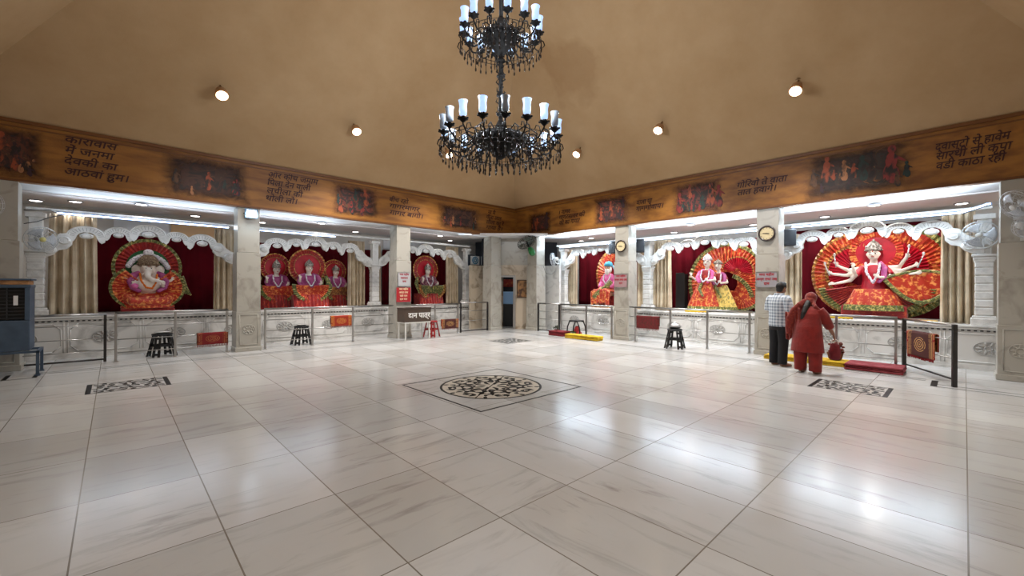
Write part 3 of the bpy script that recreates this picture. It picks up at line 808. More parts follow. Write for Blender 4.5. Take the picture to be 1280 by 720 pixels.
# ---------------------------------------------------------------- LED strips on the shrine cornices
def led_strip(w, s0, s1, label, bend=None, warm=False):
    t = thing('led_strip_light', label, 'light', 'cool LED strips above the shrines')
    d = (DL if w == LEFT else DR) - .14
    mb = MB(); mb.box(((s0 + s1) / 2, .03, 0), (s1 - s0, .06, .05))
    if bend: mb.bar((s1, .03, 0), (s1 + bend[0], .03 + bend[1], bend[2]), .06, .05)
    obj('housing', mb, mat('blue_grey_channel', (120, 140, 176), .4), t)
    mb = MB(); mb.box(((s0 + s1) / 2, -.012, -.004), (s1 - s0, .02, .024))
    if bend: mb.bar((s1, -.012, -.004), (s1 + bend[0], bend[1] - .012, bend[2] - .004), .02, .024)
    obj('diffuser', mb, mat('led_glow', (255, 255, 255), .5, emit=((196, 220, 255), E_LED)), t)
    put(t, w, 0, d, 3.07)
    # the light this strip gives: shines up and outwards onto the gallery ceiling
    L = s1 - s0
    p = wp(w, (s0 + s1) / 2, d - .04, 3.08)
    rz = 0 if w == LEFT else -PI / 2
    area('led_light', p, Euler((math.radians(-140), 0, rz)), (L, .03), P_LED * (.8 if w == LEFT else 1.5) * L / 3, COOL)
    area('led_light_down', p, Euler((math.radians(-8), 0, rz)), (L, .03), P_LED * (.15 if w == LEFT else 2.0) * L / 3, COOL)
    return t
led_strip(LEFT, -.86, 2.15, 'blue-white LED strip above the elephant-headed idol')
led_strip(LEFT, 2.75, 4.85, 'short LED strip above the three crowned idols')
led_strip(RIGHT, -10.3, -7.45, 'LED strip above the bearded saint')
led_strip(RIGHT, -6.85, -3.5, 'LED strip above the embracing couple of idols')
led_strip(RIGHT, -2.9, -.05, 'blue-white LED strip above the many-armed idol, kinked at its right end', bend=(.36, -.55, .05))
def cornice(w, s0, s1, label):
    mb = MB(); mb.box(((s0 + s1) / 2, .10, .06), (s1 - s0, .10, .05))
    o = obj('shrine_cornice', mb, M_CARVE, None, bevel=.006); tag(o, label, 'cornice'); put(o, w, 0, (DL if w == LEFT else DR) - .155, 3.07)
cornice(LEFT, -1.3, 9.95, 'thin white cornice bar running above the left-hand shrines')
cornice(RIGHT, -10.5, .36, 'thin white cornice bar running above the right-hand shrines')
# lit panels on the back wall, seen between cornice and valance
def lit_panel(w, s0, s1, z0, z1, m, label):
    mb = MB(); mb.box(((s0 + s1) / 2, 0, (z0 + z1) / 2), (s1 - s0, .03, z1 - z0)); o = obj('back_panel', mb, m, None, bevel=.004)
    tag(o, label, 'panel'); put(o, w, 0, DB - .02, 0)
lit_panel(LEFT, .0, 1.1, 2.95, 3.4, mat('white_gloss_panel', (238, 240, 244), .3), 'plain white panel on the wall above the elephant-headed idol')
lit_panel(LEFT, 1.15, 2.35, 2.95, 3.4, mat('orange_lit_panel', (232, 190, 140), .4), 'panel coloured peach for the orange light on it, above the elephant-headed idol, right of a white one')  # orange light on this panel is put into its colour
lit_panel(LEFT, 7.4, 9.4, 3.02, 3.4, mat('white_gloss_panel', (238, 240, 244), .3), 'white panel on the wall above the far left shrine')

# ---------------------------------------------------------------- downlights in the gallery ceilings
def make_downlight():
    t = thing('downlight', 'x', 'ceiling light', 'round downlights in the gallery ceilings')
    mb = MB(); mb.torus((0, 0, -.008), .115, .016, 28, 8, 'Z'); mb.lathe([(.115, -.006), (.115, .0)], seg=28); obj('rim', mb, mat('grey_rim', (150, 152, 158), .4), t, smooth=True)
    mb = MB(); mb.lathe([(.0005, -.022), (.07, -.02), (.10, -.012), (.10, -.004)], seg=28); obj('diffuser', mb, mat('downlight_glow', (255, 255, 255), .4, emit=((255, 246, 238), E_DISC)), t, smooth=True)
    return t
dl0 = make_downlight()
first = True
def downlight(w, s, d, label, power=1.0):
    global first
    t = dl0 if first else dup(dl0); first = False
    t['label'] = label; z = ZB + .02 if d < 1.1 else ZB - .015
    put(t, w, s, d, z)
    p = wp(w, s, d, z - .05)
    spot('downlight_lamp', p, P_DOWN * power * (.5 if w == LEFT else 3.1), (1, .95, .9), 150, .6, r=.06)
for w, s, d, pw, lab in (
    (LEFT, -1.25, 2.2, .5, 'downlight nearest the left edge, above the left pillar fan'), (LEFT, -.62, 1.75, .6, 'front downlight over the curtain left of the elephant-headed idol'),
    (LEFT, .46, 1.12, .6, 'front downlight above the elephant-headed idol'), (LEFT, 1.58, 2.2, .6, 'rear downlight above the elephant-headed idol, by the floodlight pillar'),
    (LEFT, 3.15, 2.2, .6, 'rear downlight above the left one of the three crowned idols'), (LEFT, 4.45, 1.12, .6, 'front downlight above the middle one of the three crowned idols'),
    (LEFT, 5.96, 2.3, .6, 'rear downlight over the curtain right of the three crowned idols'), (LEFT, 8.62, 1.2, .6, 'front downlight over the single idol at the left wall far end'),
    (LEFT, 9.75, 2.2, .5, 'rear downlight nearest the corner on the left wall'),
    (RIGHT, -9.55, 1.8, .9, 'front downlight over the bearded saint'), (RIGHT, -10.4, 2.3, .7, 'rear downlight left of the bearded saint, nearest the corner'),
    (RIGHT, -8.2, 2.2, .9, 'hidden rear downlight right of the bearded saint, behind the farther clock pillar'),
    (RIGHT, -5.5, 1.12, 1.1, 'front downlight over the embracing couple of idols'), (RIGHT, -6.62, 2.4, .8, 'small rear downlight over the curtain left of the couple of idols'),
    (RIGHT, -4.23, 2.4, 1.1, 'rear downlight right of the couple of idols, by the nearer clock'),
    (RIGHT, -2.48, 2.2, 1.2, 'rear downlight over the left side of the many-armed idol'), (RIGHT, -1.38, 1.12, 1.2, 'front downlight over the middle of the many-armed idol'),
    (RIGHT, -.05, 2.2, 1.2, 'rear downlight over the curtain right of the many-armed idol')):
    downlight(w, s, d, lab, pw)
# added lamps without fixtures behind the band, brightening pillar sides and shrine fronts
for w, s0, s1, k in ((LEFT, -1.2, 2.1, .25), (LEFT, 2.7, 6.2, .3), (LEFT, 6.8, 10.0, .4), (RIGHT, -11.0, -10.3, 1.3), (RIGHT, -10.3, -7.4, 1.4), (RIGHT, -6.85, -3.5, 1.4), (RIGHT, -2.9, .35, 1.5)):
    area('bay_fill_light', wp(w, (s0 + s1) / 2, .20, ZB - .02), Euler((math.radians(58), 0, 0 if w == LEFT else -PI / 2)), (s1 - s0, .05), P_FILL * k, COOL)

# ================================================================ IDOLS
M_ORANGE = brocade('orange_brocade', (186, 42, 14), (240, 158, 80), 24, .605)
M_REDB = brocade('red_brocade', (142, 14, 18), (196, 70, 38), 24, .64)
M_GREENG = brocade('green_gold_border', (84, 92, 40), (186, 170, 96), 40, .60)
M_GOLDB = brocade('gold_border', (140, 78, 28), (216, 168, 80), 40, .58)
M_GREEN = mat('green_silk', (24, 92, 46), .5, noise=(8, (40, 120, 62), .4, .7))
M_REDSILK = mat('crimson_silk', (190, 18, 44), .45, noise=(5, (158, 12, 36), .4, .7))
M_PURPLE = mat('magenta_shawl', (150, 58, 116), .5, noise=(9, (190, 92, 146), .4, .7))
M_PINK = mat('pink_shawl', (206, 72, 140), .5, noise=(9, (228, 130, 176), .4, .7))
M_IDOL = mat('painted_white_marble', (232, 220, 208), .35, noise=(10, (214, 196, 180), .45, .75))
M_CROWN = mat('grey_silver_crown', (170, 164, 156), .35, .5, noise=(40, (96, 88, 82), .45, .6), bump=(50, .5))
M_FLOWER = mat('white_flower_garland', (226, 222, 226), .7, noise=(30, (170, 160, 176), .45, .65), bump=(60, .8))
M_ORFLOW = mat('orange_marigold', (232, 120, 30), .7, bump=(60, .8))
M_BROWNT = mat('brown_turban', (110, 86, 66), .6, bump=(40, .6), noise=(30, (160, 140, 110), .5, .62))

def fan_mb(cx, cz, y, r0, r1, a0, a1, n, amp, ex=1.0, ez=1.0, rings=3, bow=0.0):
    mb = MB(); nu = n * 4
    def fn(u, v):
        a = math.radians(a0 + (a1 - a0) * u); r = r0 + (r1 - r0) * v
        yy = y + amp * math.cos(2 * PI * n * u) * (r / max(r1, .01)) + bow * v * v
        return (cx + ex * r * math.cos(a), yy, cz + ez * r * math.sin(a))
    return mb.grid(fn, nu, rings)
def fan(name, parent, m, *a, **k):
    return obj(name, fan_mb(*a, **k), m, parent, smooth=False, solid=.012)
def hand(mb, c, s=1.0, ang=0.0, up=1):
    """small open palm with separate fingers and thumb, in the xz plane"""
    c = Vector(c); ca, sa = math.cos(ang), math.sin(ang)
    def R(x, z): return Vector((x * ca - z * sa, 0, x * sa + z * ca)) * s
    mb.ell(c, (.034 * s, .02 * s, .045 * s), 10, 8, (0, -ang, 0))
    for i, L in enumerate((.055, .068, .064, .05)):
        x = (-.026 + i * .0175)
        a = c + R(x, .03); b = c + R(x * 1.5, .03 + L * .6) + Vector((0, -.006 * s, 0)); d = c + R(x * 1.7, .03 + L) + Vector((0, -.02 * s, 0))
        mb.tube([a, b, d], [.0095 * s, .009 * s, .0075 * s], 6)
    mb.tube([c + R(.02, -.015), c + R(.05, .012), c + R(.055, .04)], [.012 * s, .0105 * s, .008 * s], 6)
def face_bits(t, hx, hy, hz, r, elephant=False):
    mb = MB()
    for sg in (-1, 1): mb.ell((hx + sg * r * .38, hy - r * .86, hz + r * .08), (r * .2, r * .08, r * .12), 10, 6)
    obj('eye', mb, M_EYEW, t, smooth=True)
    mb = MB()
    for sg in (-1, 1):
        mb.ell((hx + sg * r * .38, hy - r * .95, hz + r * .08), (r * .09, r * .04, r * .1), 8, 6)
        mb.tube([(hx + sg * r * .18, hy - r * .95, hz + r * .3), (hx + sg * r * .4, hy - r * .9, hz + r * .38), (hx + sg * r * .6, hy - r * .78, hz + r * .28)], r * .04, 5)
    obj('pupil_and_brow', mb, M_EYEB, t, smooth=True)
    mb = MB()
    if not elephant: mb.ell((hx, hy - r * .92, hz - r * .48), (r * .24, r * .08, r * .08), 10, 6)
    mb.ell((hx, hy - r * .98, hz + r * .48), (r * .06, r * .04, r * .2), 8, 6)
    obj('lips_and_mark', mb, M_LIP, t, smooth=True)
def head_mb(mb, hx, hy, hz, r):
    mb.ell((hx, hy, hz), (r * .86, r * .92, r * 1.15), 18, 14)
    mb.ell((hx, hy - r * .35, hz - r * .62), (r * .5, r * .5, r * .42), 14, 10)
    mb.tube([(hx, hy - r * .82, hz + r * .2), (hx, hy - r * 1.08, hz - r * .2), (hx, hy - r * .85, hz - r * .26)], [r * .1, r * .17, r * .1], 8)
    for sg in (-1, 1): mb.ell((hx + sg * r * .88, hy, hz), (r * .12, r * .2, r * .32), 8, 6)
def crown(t, hx, hy, hz, r, m=None, tall=1.0):
    mb = MB(); h = r * 1.7 * tall
    mb.lathe([(r * .95, 0), (r * 1.06, r * .12), (r * .98, r * .3), (r * 1.02, r * .5), (r * .86, h * .5), (r * .6, h * .75), (r * .28, h * .93), (r * .1, h), (r * .14, h + r * .1), (.002, h + r * .22)], (hx, hy, hz + r * .45), 24)
    for k in range(14):
        a = 2 * PI * k / 14; mb.ell((hx + r * 1.05 * math.cos(a), hy + r * 1.05 * math.sin(a), hz + r * .62), r * .1, 8, 6)
    for k in range(7):
        a = PI + PI * (k + .5) / 7; mb.ell((hx + r * .92 * math.cos(a), hy + r * .92 * math.sin(a), hz + r * .45 + h * .42), (r * .12, r * .1, r * .2), 8, 6)
    obj('crown', mb, m or M_CROWN, t, smooth=True)
def garland(t, pts, r, m, name='garland'):
    mb = MB(); pts = [Vector(p) for p in pts]
    seg = []
    for a, b in zip(pts, pts[1:]):
        n = max(2, int((b - a).length / (r * 1.1)))
        seg += [a.lerp(b, i / n) for i in range(n)]
    for i, p in enumerate(seg): mb.ell(p, r * (1 + .15 * math.sin(i * 2.1)), 8, 6)
    obj(name, mb, m, t, smooth=True)
def arcp(cx, cz, y, rx, rz, a0, a1, n=16, dy=0):
    return [(cx + rx * math.cos(math.radians(a0 + (a1 - a0) * i / n)), y + dy * math.sin(PI * i / n), cz + rz * math.sin(math.radians(a0 + (a1 - a0) * i / n))) for i in range(n + 1)]

def lap_cloth(t, z0, m, w=.40, y=-.34):
    mb = MB()
    for sg in (-1, 1):
        mb.tube([(sg * .10, .02, z0), (sg * w, -.14, z0 - .04), (sg * (w - .16), y, z0 - .12), (-sg * .10, y - .02, z0 - .16)], [.14, .125, .10, .07], 14)
    mb.loft([(0, -.08, z0 - .30, w + .06, .30), (0, -.08, z0 - .16, w + .02, .27), (0, -.06, z0 - .02, w - .12, .20), (0, -.02, z0 + .06, .20, .15)], 24)
    obj('lap_cloth', mb, m, t, remesh=.014)
def torso_seated(mb, arms, z0=.42, sh=.98, w=.19, lap=True):
    mb.loft([(0, 0, z0, .22, .16), (0, 0, z0 + .12, .19, .14), (0, 0, z0 + .28, .165, .12), (0, 0, z0 + .44, .19, .125), (0, 0, sh - .02, .17, .10), (0, 0, sh + .04, .07, .07), (0, -.01, sh + .14, .06, .06)], 20)
    for (sg, el, hd, ang) in arms:
        mb.tube([(sg * w * .85, 0, sh - .04), (sg * w * 1.05, -.01, sh - .08), el, ((el[0] + hd[0]) / 2, (el[1] + hd[1]) / 2 - .01, (el[2] + hd[2]) / 2), hd], [.06, .058, .046, .038, .03], 10)
        hand(mb, (hd[0] + .03 * -math.sin(ang), hd[1] - .01, hd[2] + .03 * math.cos(ang)), .95, ang)
    if lap:
        for sg in (-1, 1):
            mb.tube([(sg * .12, 0, z0), (sg * .38, -.16, z0 - .04), (sg * .20, -.34, z0 - .12), (-sg * .10, -.36, z0 - .15)], [.12, .10, .075, .05], 12)

# --- elephant-headed idol (left wall, first shrine)
def idol_elephant():
    t = thing('elephant_headed_idol', 'elephant-headed seated idol in orange pleated robes with a green halo', 'idol')
    o = fan('upper_pleats', t, M_REDB, 0, 1.12, .10, .42, .60, -25, 205, 26, .022, 1.0, 1.05); 
    fan('upper_border', t, M_GREENG, 0, 1.12, .09, .60, .67, -30, 210, 26, .02, 1.0, 1.05)
    mb = MB(); mb.disc((0, 1.12), .43, .12, .14, 48, 1.05); obj('green_halo', mb, M_GREEN, t)
    fan('skirt_pleats', t, M_ORANGE, 0, .62, -.10, .08, .62, 130, 410, 34, .025, 1.05, .86, rings=4, bow=-.12)
    fan('skirt_border', t, M_GREENG, 0, .62, -.22, .62, .68, 130, 410, 34, .02, 1.05, .86)
    mb = MB()
    for i in range(4): mb.tube([(.52 + i * .05, -.1, .86 + .02 * i), (.60 + i * .05, -.13, .62), (.70 + i * .045, -.15, .48 - .02 * i)], .022, 6)
    obj('side_fold', mb, M_GREENG, t, smooth=True)
    mb = MB()
    torso_seated(mb, [(-1, (-.34, -.08, .80), (-.46, -.16, .90), .2), (1, (.34, -.08, .74), (.44, -.18, .80), -.3), (-1, (-.30, -.16, .66), (-.28, -.28, .70), .1), (1, (.28, -.16, .62), (.26, -.32, .68), -.2)], .46, .98, .20, lap=False)
    mb.ell((0, -.10, .68), (.24, .20, .20), 18, 12)
    mb.ell((0, -.08, 1.06), (.15, .14, .15), 18, 14)
    for sg in (-1, 1): mb.ell((sg * .06, -.16, 1.13), (.075, .06, .07), 12, 8)
    for sg in (-1, 1): mb.ell((sg * .21, -.02, 1.05), (.12, .02, .14), 14, 10, (0, sg * .2, sg * .35))
    mb.tube([(0, -.18, 1.04), (-.02, -.26, .95), (-.01, -.31, .86), (.06, -.33, .80), (.15, -.33, .79), (.23, -.33, .76), (.27, -.32, .70)], [.075, .068, .058, .05, .044, .036, .026], 12)
    for sg in (-1, 1): mb.tube([(sg * .07, -.17, .97), (sg * .12, -.24, .94), (sg * .15, -.28, .96)], [.02, .017, .008], 8)
    obj('body', mb, M_IDOL, t, remesh=.012)
    face_bits(t, 0, -.09, 1.08, .13, True)
    lap_cloth(t, .42, M_ORANGE, .46)
    mb = MB(); mb.lathe([(.16, 0), (.20, .03), (.19, .10), (.205, .14), (.18, .20), (.13, .26), (.07, .30), (.002, .32)], (0, -.04, 1.13), 24)
    for k in range(10):
        a = PI + PI * k / 9; mb.ell((.19 * math.cos(a), -.04 + .19 * math.sin(a), 1.20), .035, 8, 6)
    obj('turban', mb, M_BROWNT, t, smooth=True)
    mb = MB(); mb.ell((0, -.06, 1.48), (.10, .09, .085), 16, 10); mb.torus((0, -.06, 1.44), .08, .02, 20, 8, 'Z')
    obj('turban_pompom', mb, M_FLOWER, t, smooth=True)
    garland(t, arcp(0, .86, -.02, .43, .55, 28, 152, 20), .055, M_FLOWER, 'white_arch_garland')
    garland(t, [(-.16, -.12, .96), (-.14, -.24, .78), (-.05, -.30, .62), (.06, -.30, .60), (.14, -.24, .76), (.16, -.12, .96)], .022, M_ORFLOW)
    mb = MB()
    for sg in (-1, 1): mb.tube([(sg * .15, -.02, 1.0), (sg * .26, -.08, .92), (sg * .33, -.12, .76), (sg * .28, -.2, .60), (sg * .16, -.28, .52)], [.05, .085, .095, .09, .06], 12, .6)
    obj('shawl', mb, M_PURPLE, t, remesh=.014)
    mb = MB(); mb.ell((-.26, -.36, .66), (.07, .05, .06), 14, 10); obj('lotus', mb, M_PINK, t, smooth=True)
    mb = MB(); mb.box((0, .0, .06), (1.0, .5, .12)); obj('pedestal', mb, M_REDB, t, bevel=.02)
    put(t, LEFT, .63, 2.05, TL); return t
idol_elephant()

# --- crowned seated idols with red halo discs
def idol_seated(w, s, d, label, sc=1.0, shawl=None, halo_r=.40, halo_z=1.24, skirt=None, border=None, crown_m=None, tall=1.0, flip=1, halo=True):
    t = thing('seated_idol', label, 'idol')
    if halo:
        mb = MB(); mb.disc((0, halo_z), halo_r * .70, .11, .13, 48); obj('halo_disc', mb, M_REDSILK, t)
        fan('halo_pleats', t, M_REDB, 0, halo_z, .10, halo_r * .70, halo_r * .92, 0, 360, 36, .012)
        fan('halo_border', t, M_GOLDB, 0, halo_z, .095, halo_r * .92, halo_r, 0, 360, 36, .010)
        fan('halo_ring', t, M_GOLDB, 0, halo_z, .088, halo_r * .68, halo_r * .72, 0, 360, 36, .004)
    fan('skirt_pleats', t, skirt or M_ORANGE, 0, .66, -.28, .06, .42, 176, 364, 24, .022, 1.06, .94, bow=-.08)
    fan('skirt_border', t, border or M_GREENG, 0, .66, -.36, .42, .51, 174, 366, 24, .018, 1.06, .94)
    mb = MB()
    torso_seated(mb, [(-1, (-.28, -.10, .74), (-.30, -.24, .86), .15), (1, (.28, -.10, .72), (.24, -.26, .70), -.3)], .44, .95, .18, lap=False)
    head_mb(mb, 0, -.05, 1.16, .105)
    obj('body', mb, M_IDOL, t, remesh=.012)
    face_bits(t, 0, -.05, 1.16, .105)
    crown(t, 0, -.04, 1.17, .115, crown_m, tall)
    mb = MB()
    for sg in (-1, 1):
        mb.tube([(sg * .09, -.03, 1.0), (sg * .22, -.06, .93), (sg * .28, -.10, .78), (sg * .22, -.18, .62), (sg * .08, -.24, .56)], [.05, .08, .085, .08, .06], 12, .6)
    mb.loft([(0, -.01, .44, .24, .18), (0, -.01, .60, .20, .155), (0, 0, .76, .195, .145), (0, 0, .90, .20, .13), (0, -.01, .96, .12, .09)], 20)
    for sg in (-1, 1): mb.tube([(sg * .15, 0, .92), (sg * .24, -.05, .84), (sg * .285, -.11, .75)], [.075, .068, .06], 12)
    obj('shawl', mb, shawl or M_PURPLE, t, remesh=.014)
    garland(t, [(-.12, -.15, .98), (-.11, -.21, .82), (-.02, -.25, .66), (.02, -.25, .66), (.11, -.21, .82), (.12, -.15, .98)], .02, M_FLOWER)
    mb = MB()
    mb.tube([(-.44 * flip, -.12, .96), (-.52 * flip, -.16, .74), (-.42 * flip, -.24, .48), (-.15 * flip, -.30, .34)], [.05, .08, .10, .06], 12, .5)
    obj('sash', mb, M_GREENG, t, remesh=.014)
    mb = MB(); mb.box((0, .02, .20), (.80, .40, .40)); obj('pedestal', mb, M_REDB, t, bevel=.02)
    mb = MB(); mb.grid(lambda u, v: ((u - .5) * .94, -.24 - .10 * (1 - v) + .02 * math.sin(u * 60) - .12 * math.sin(PI * u), .40 * v + .004), 80, 4); obj('pedestal_cloth', mb, M_REDB, t, solid=.012)
    t.scale = (sc, sc, sc)
    put(t, w, s, d, TOP[w]); return t
idol_seated(LEFT, 3.58, 2.42, 'left one of three crowned idols side by side, tall pale crown, green-edged robe', 1.0, halo_r=.42, halo_z=1.25, tall=1.25)
idol_seated(LEFT, 4.31, 1.80, 'middle and largest-haloed of the three crowned idols side by side', 1.04, halo_r=.52, halo_z=1.22, tall=1.0, flip=-1)
idol_seated(LEFT, 5.34, 2.42, 'right one of the three crowned idols side by side, darker brown robe', .98, halo_r=.40, halo_z=1.20, skirt=brocade('brown_gold_brocade', (120, 60, 26), (190, 130, 60), 24, .56), tall=.9)
idol_seated(LEFT, 8.58, 2.0, 'single seated idol with a big red halo at the far end of the left wall', 1.08, halo_r=.50, halo_z=1.22, skirt=M_GREENG, border=M_GOLDB, tall=1.1, shawl=brocade('plum_brocade', (110, 40, 70), (170, 110, 120), 26, .56))

# --- bearded saint (right wall, farthest shrine)
def idol_saint():
    t = thing('bearded_saint_statue', 'statue of a white-bearded saint in a pink robe with an orange cloth over the knees', 'idol')
    mb = MB(); mb.disc((.16, 1.52), .34, .16, .18, 40); obj('halo_disc', mb, M_REDSILK, t)
    fan('chair_back_pleats', t, M_ORANGE, 0, 1.15, .14, .30, .62, -30, 210, 26, .02, .92, 1.25)
    fan('chair_back_border', t, M_GOLDB, 0, 1.15, .13, .62, .70, -30, 210, 26, .02, .92, 1.25)
    mb = MB()
    mb.loft([(0, .0, .42, .24, .18), (0, .0, .58, .21, .16), (0, .0, .8, .20, .14), (0, -.01, 1.0, .21, .14), (0, -.01, 1.14, .19, .11), (0, -.02, 1.22, .08, .08), (0, -.03, 1.32, .065, .065)], 20)
    for sg in (-1, 1):
        mb.tube([(sg * .12, -.05, .48), (sg * .22, -.42, .50), (sg * .22, -.46, .28), (sg * .20, -.46, .05)], [.12, .10, .08, .06], 12)
        mb.ell((sg * .20, -.53, .04), (.045, .10, .035), 12, 8)
        mb.tube([(sg * .18, -.01, 1.1), (sg * .27, -.05, .86), (sg * .24, -.2, .74), (sg * .14, -.34, .66)], [.07, .06, .05, .035], 12)
        hand(mb, (sg * .13, -.38, .63), .9, sg * 2.6)
    head_mb(mb, 0, -.06, 1.40, .125)
    obj('body', mb, mat('tan_idol_skin', (196, 150, 120), .5), t, remesh=.012)
    face_bits(t, 0, -.06, 1.40, .125)
    mb = MB(); mb.ell((0, -.13, 1.27), (.10, .07, .13), 16, 12); mb.ell((0, -.15, 1.34), (.085, .04, .03), 12, 8)
    for sg in (-1, 1): mb.ell((sg * .10, -.06, 1.35), (.035, .06, .11), 12, 8)
    obj('beard', mb, mat('white_beard', (236, 230, 226), .8, bump=(50, .8)), t, remesh=.01)
    mb = MB(); mb.lathe([(.13, 0), (.155, .03), (.15, .09), (.11, .15), (.05, .18), (.002, .19)], (0, -.04, 1.46), 22); mb.tube([(-.14, -.08, 1.50), (0, -.17, 1.54), (.14, -.08, 1.50)], .03, 8)
    obj('turban', mb, mat('sky_blue_turban', (70, 170, 206), .6), t, smooth=True)
    mb = MB(); mb.tube([(.12, .02, 1.50), (.24, .02, 1.34), (.26, .0, 1.12), (.24, -.04, .95)], [.04, .06, .06, .04], 10, .5); obj('head_cloth', mb, mat('pale_blue_cloth', (176, 206, 226), .6), t, remesh=.012)
    mb = MB()
    mb.loft([(0, -.0, .46, .28, .22), (0, -.0, .62, .25, .19), (0, 0, .82, .245, .18), (0, -.01, 1.02, .245, .165), (0, -.01, 1.14, .215, .13), (0, -.02, 1.21, .10, .09)], 22)
    for sg in (-1, 1): mb.tube([(sg * .19, -.01, 1.11), (sg * .28, -.05, .88), (sg * .25, -.2, .76), (sg * .2, -.27, .71)], [.09, .085, .075, .07], 12)
    obj('robe', mb, M_PINK, t, remesh=.014)
    mb = MB()
    mb.grid(lambda u, v: ((u - .5) * .86 * (1 - .1 * v), -.10 - .46 * math.sin(min(1, v * 1.6) * PI / 2) - .02 * math.sin(u * 40), .66 - .02 * math.cos(u * 22) - (.50 * max(0, v - .5) * 2) - .10 * (2 * u - 1) ** 2), 40, 14)
    obj('knee_cloth', mb, M_ORANGE, t, smooth=True, solid=.02)
    mb = MB(); mb.tube([(.26, -.24, .92), (.14, -.40, .72), (-.06, -.56, .52), (-.26, -.60, .34)], [.08, .10, .10, .08], 10, .4); obj('gold_sash', mb, M_GREENG, t, remesh=.014)
    garland(t, [(-.14, -.10, 1.18), (-.12, -.2, .98), (0, -.24, .84), (.12, -.2, .98), (.14, -.10, 1.18)], .022, M_FLOWER)
    mb = MB(); mb.box((0, .02, .21), (.78, .42, .40)); mb.box((0, .2, .7), (.74, .08, .98)); mb.box((-.36, -.06, .56), (.08, .46, .07)); mb.box((.36, -.06, .56), (.08, .46, .07)); obj('throne', mb, M_REDB, t, bevel=.03)
    mb = MB(); mb.box((0, -.42, .012), (.7, .34, .024)); obj('foot_board', mb, M_GOLDB, t)
    put(t, RIGHT, -9.02, 2.2, TR); t.scale = (1.03, 1.0, 1.03); return t
idol_saint()

# --- embracing couple (right wall, middle shrine): one standing idol each
def idol_standing(label, w, s, d, lean, shawl, skirt, crown_m, tall, sc, skin=None, rot=0):
    t = thing('standing_idol', label, 'idol')
    mb = MB(); L = lean
    mb.loft([(0, 0, .02, .13, .10), (0, 0, .30, .15, .11), (L * .3, 0, .62, .17, .12), (L * .5, 0, .80, .14, .10), (L * .75, 0, 1.0, .165, .11), (L * .95, 0, 1.13, .15, .09), (L * 1.05, -.01, 1.19, .06, .06), (L * 1.12, -.02, 1.27, .052, .052)], 20)
    for sg, el, hd, an in ((-1, (-.28, -.10, .90), (-.34, -.24, 1.0), .2), (1, (.27, -.12, .88), (.12, -.26, .86), .9)):
        mb.tube([(L + sg * .14, 0, 1.10), (L * .9 + el[0], el[1], el[2]), (L * .8 + hd[0], hd[1], hd[2])], [.055, .044, .028], 10)
        hand(mb, (L * .8 + hd[0], hd[1], hd[2] + .03), .9, an)
    for sg in (-1, 1): mb.ell((sg * .08, -.10, .03), (.045, .11, .03), 12, 8)
    head_mb(mb, L * 1.25, -.06, 1.38, .115)
    obj('body', mb, skin or M_IDOL, t, remesh=.012)
    face_bits(t, L * 1.25, -.06, 1.38, .115)
    crown(t, L * 1.27, -.04, 1.39, .12, crown_m, tall)
    n = 40
    mb = MB()
    def fn(u, v):
        a = 2 * PI * u; r = .17 + .24 * v ** .9 + .018 * math.cos(18 * a) * v
        return (L * .4 * (1 - v) + r * 1.05 * math.cos(a), r * .62 * math.sin(a), .80 - .68 * v)
    mb.grid(fn, 144, 10); obj('skirt', mb, skirt, t, solid=.01)
    mb = MB()
    def fb(u, v):
        a = 2 * PI * u; r = .405 + .02 * v + .018 * math.cos(18 * a)
        return (r * 1.05 * math.cos(a), r * .62 * math.sin(a), .14 - .10 * v)
    mb.grid(fb, 144, 2); obj('skirt_border', mb, M_GREENG, t, solid=.014)
    mb = MB()
    mb.loft([(L * .55, 0, .74, .185, .135), (L * .55, 0, .82, .16, .12), (L * .75, 0, 1.0, .185, .13), (L * .95, 0, 1.12, .165, .105), (L * 1.02, -.01, 1.17, .09, .08)], 20)
    for sg in (-1, 1): mb.tube([(L + sg * .13, 0, 1.11), (L + sg * .19, -.04, 1.03), (L * .9 + sg * .23, -.08, .96)], [.068, .064, .058], 12)
    obj('blouse', mb, M_REDB, t, remesh=.014)
    mb = MB()
    for sg in (-1, 1): mb.tube([(L + sg * .06, -.03, 1.18), (L + sg * .17, -.06, 1.10), (L * .8 + sg * .20, -.12, .95), (L * .6 + sg * .10, -.17, .80)], [.045, .07, .07, .05], 12, .6)
    obj('shawl', mb, shawl, t, remesh=.014)
    garland(t, [(L - .10, -.12, 1.16), (L - .11, -.18, .96), (L * .7, -.22, .82), (L + .11, -.18, .96), (L + .10, -.12, 1.16)], .022, M_FLOWER)
    mb = MB(); mb.tube([(L - .08, -.15, .80), (-.02, -.24, .62), (.10, -.28, .42)], [.05, .06, .05], 10, .5); obj('waist_sash', mb, M_GREENG, t, remesh=.014)
    t.scale = (sc, sc, sc)
    put(t, w, s, d, TOP[w] + .02); return t
idol_standing('left idol of the embracing couple, pale grey face and tall veil, orange pleated skirt', RIGHT, -5.44, 1.90, .10, M_PINK, M_ORANGE, M_FLOWER, .9, 1.06)
idol_standing('right idol of the embracing couple, white face with purple shawl and yellow skirt', RIGHT, -5.0, 2.12, -.07, M_PURPLE, brocade('yellow_green_brocade', (150, 130, 60), (224, 190, 96), 22, .5), M_CROWN, .7, .98)
def cloth_fan(label, w, s, d, parts):
    t = thing('pleated_cloth_fan', label, 'cloth')
    for nm, m, args, kw in parts: fan(nm, t, m, *args, **kw)
    put(t, w, s, d, TOP[w]); return t
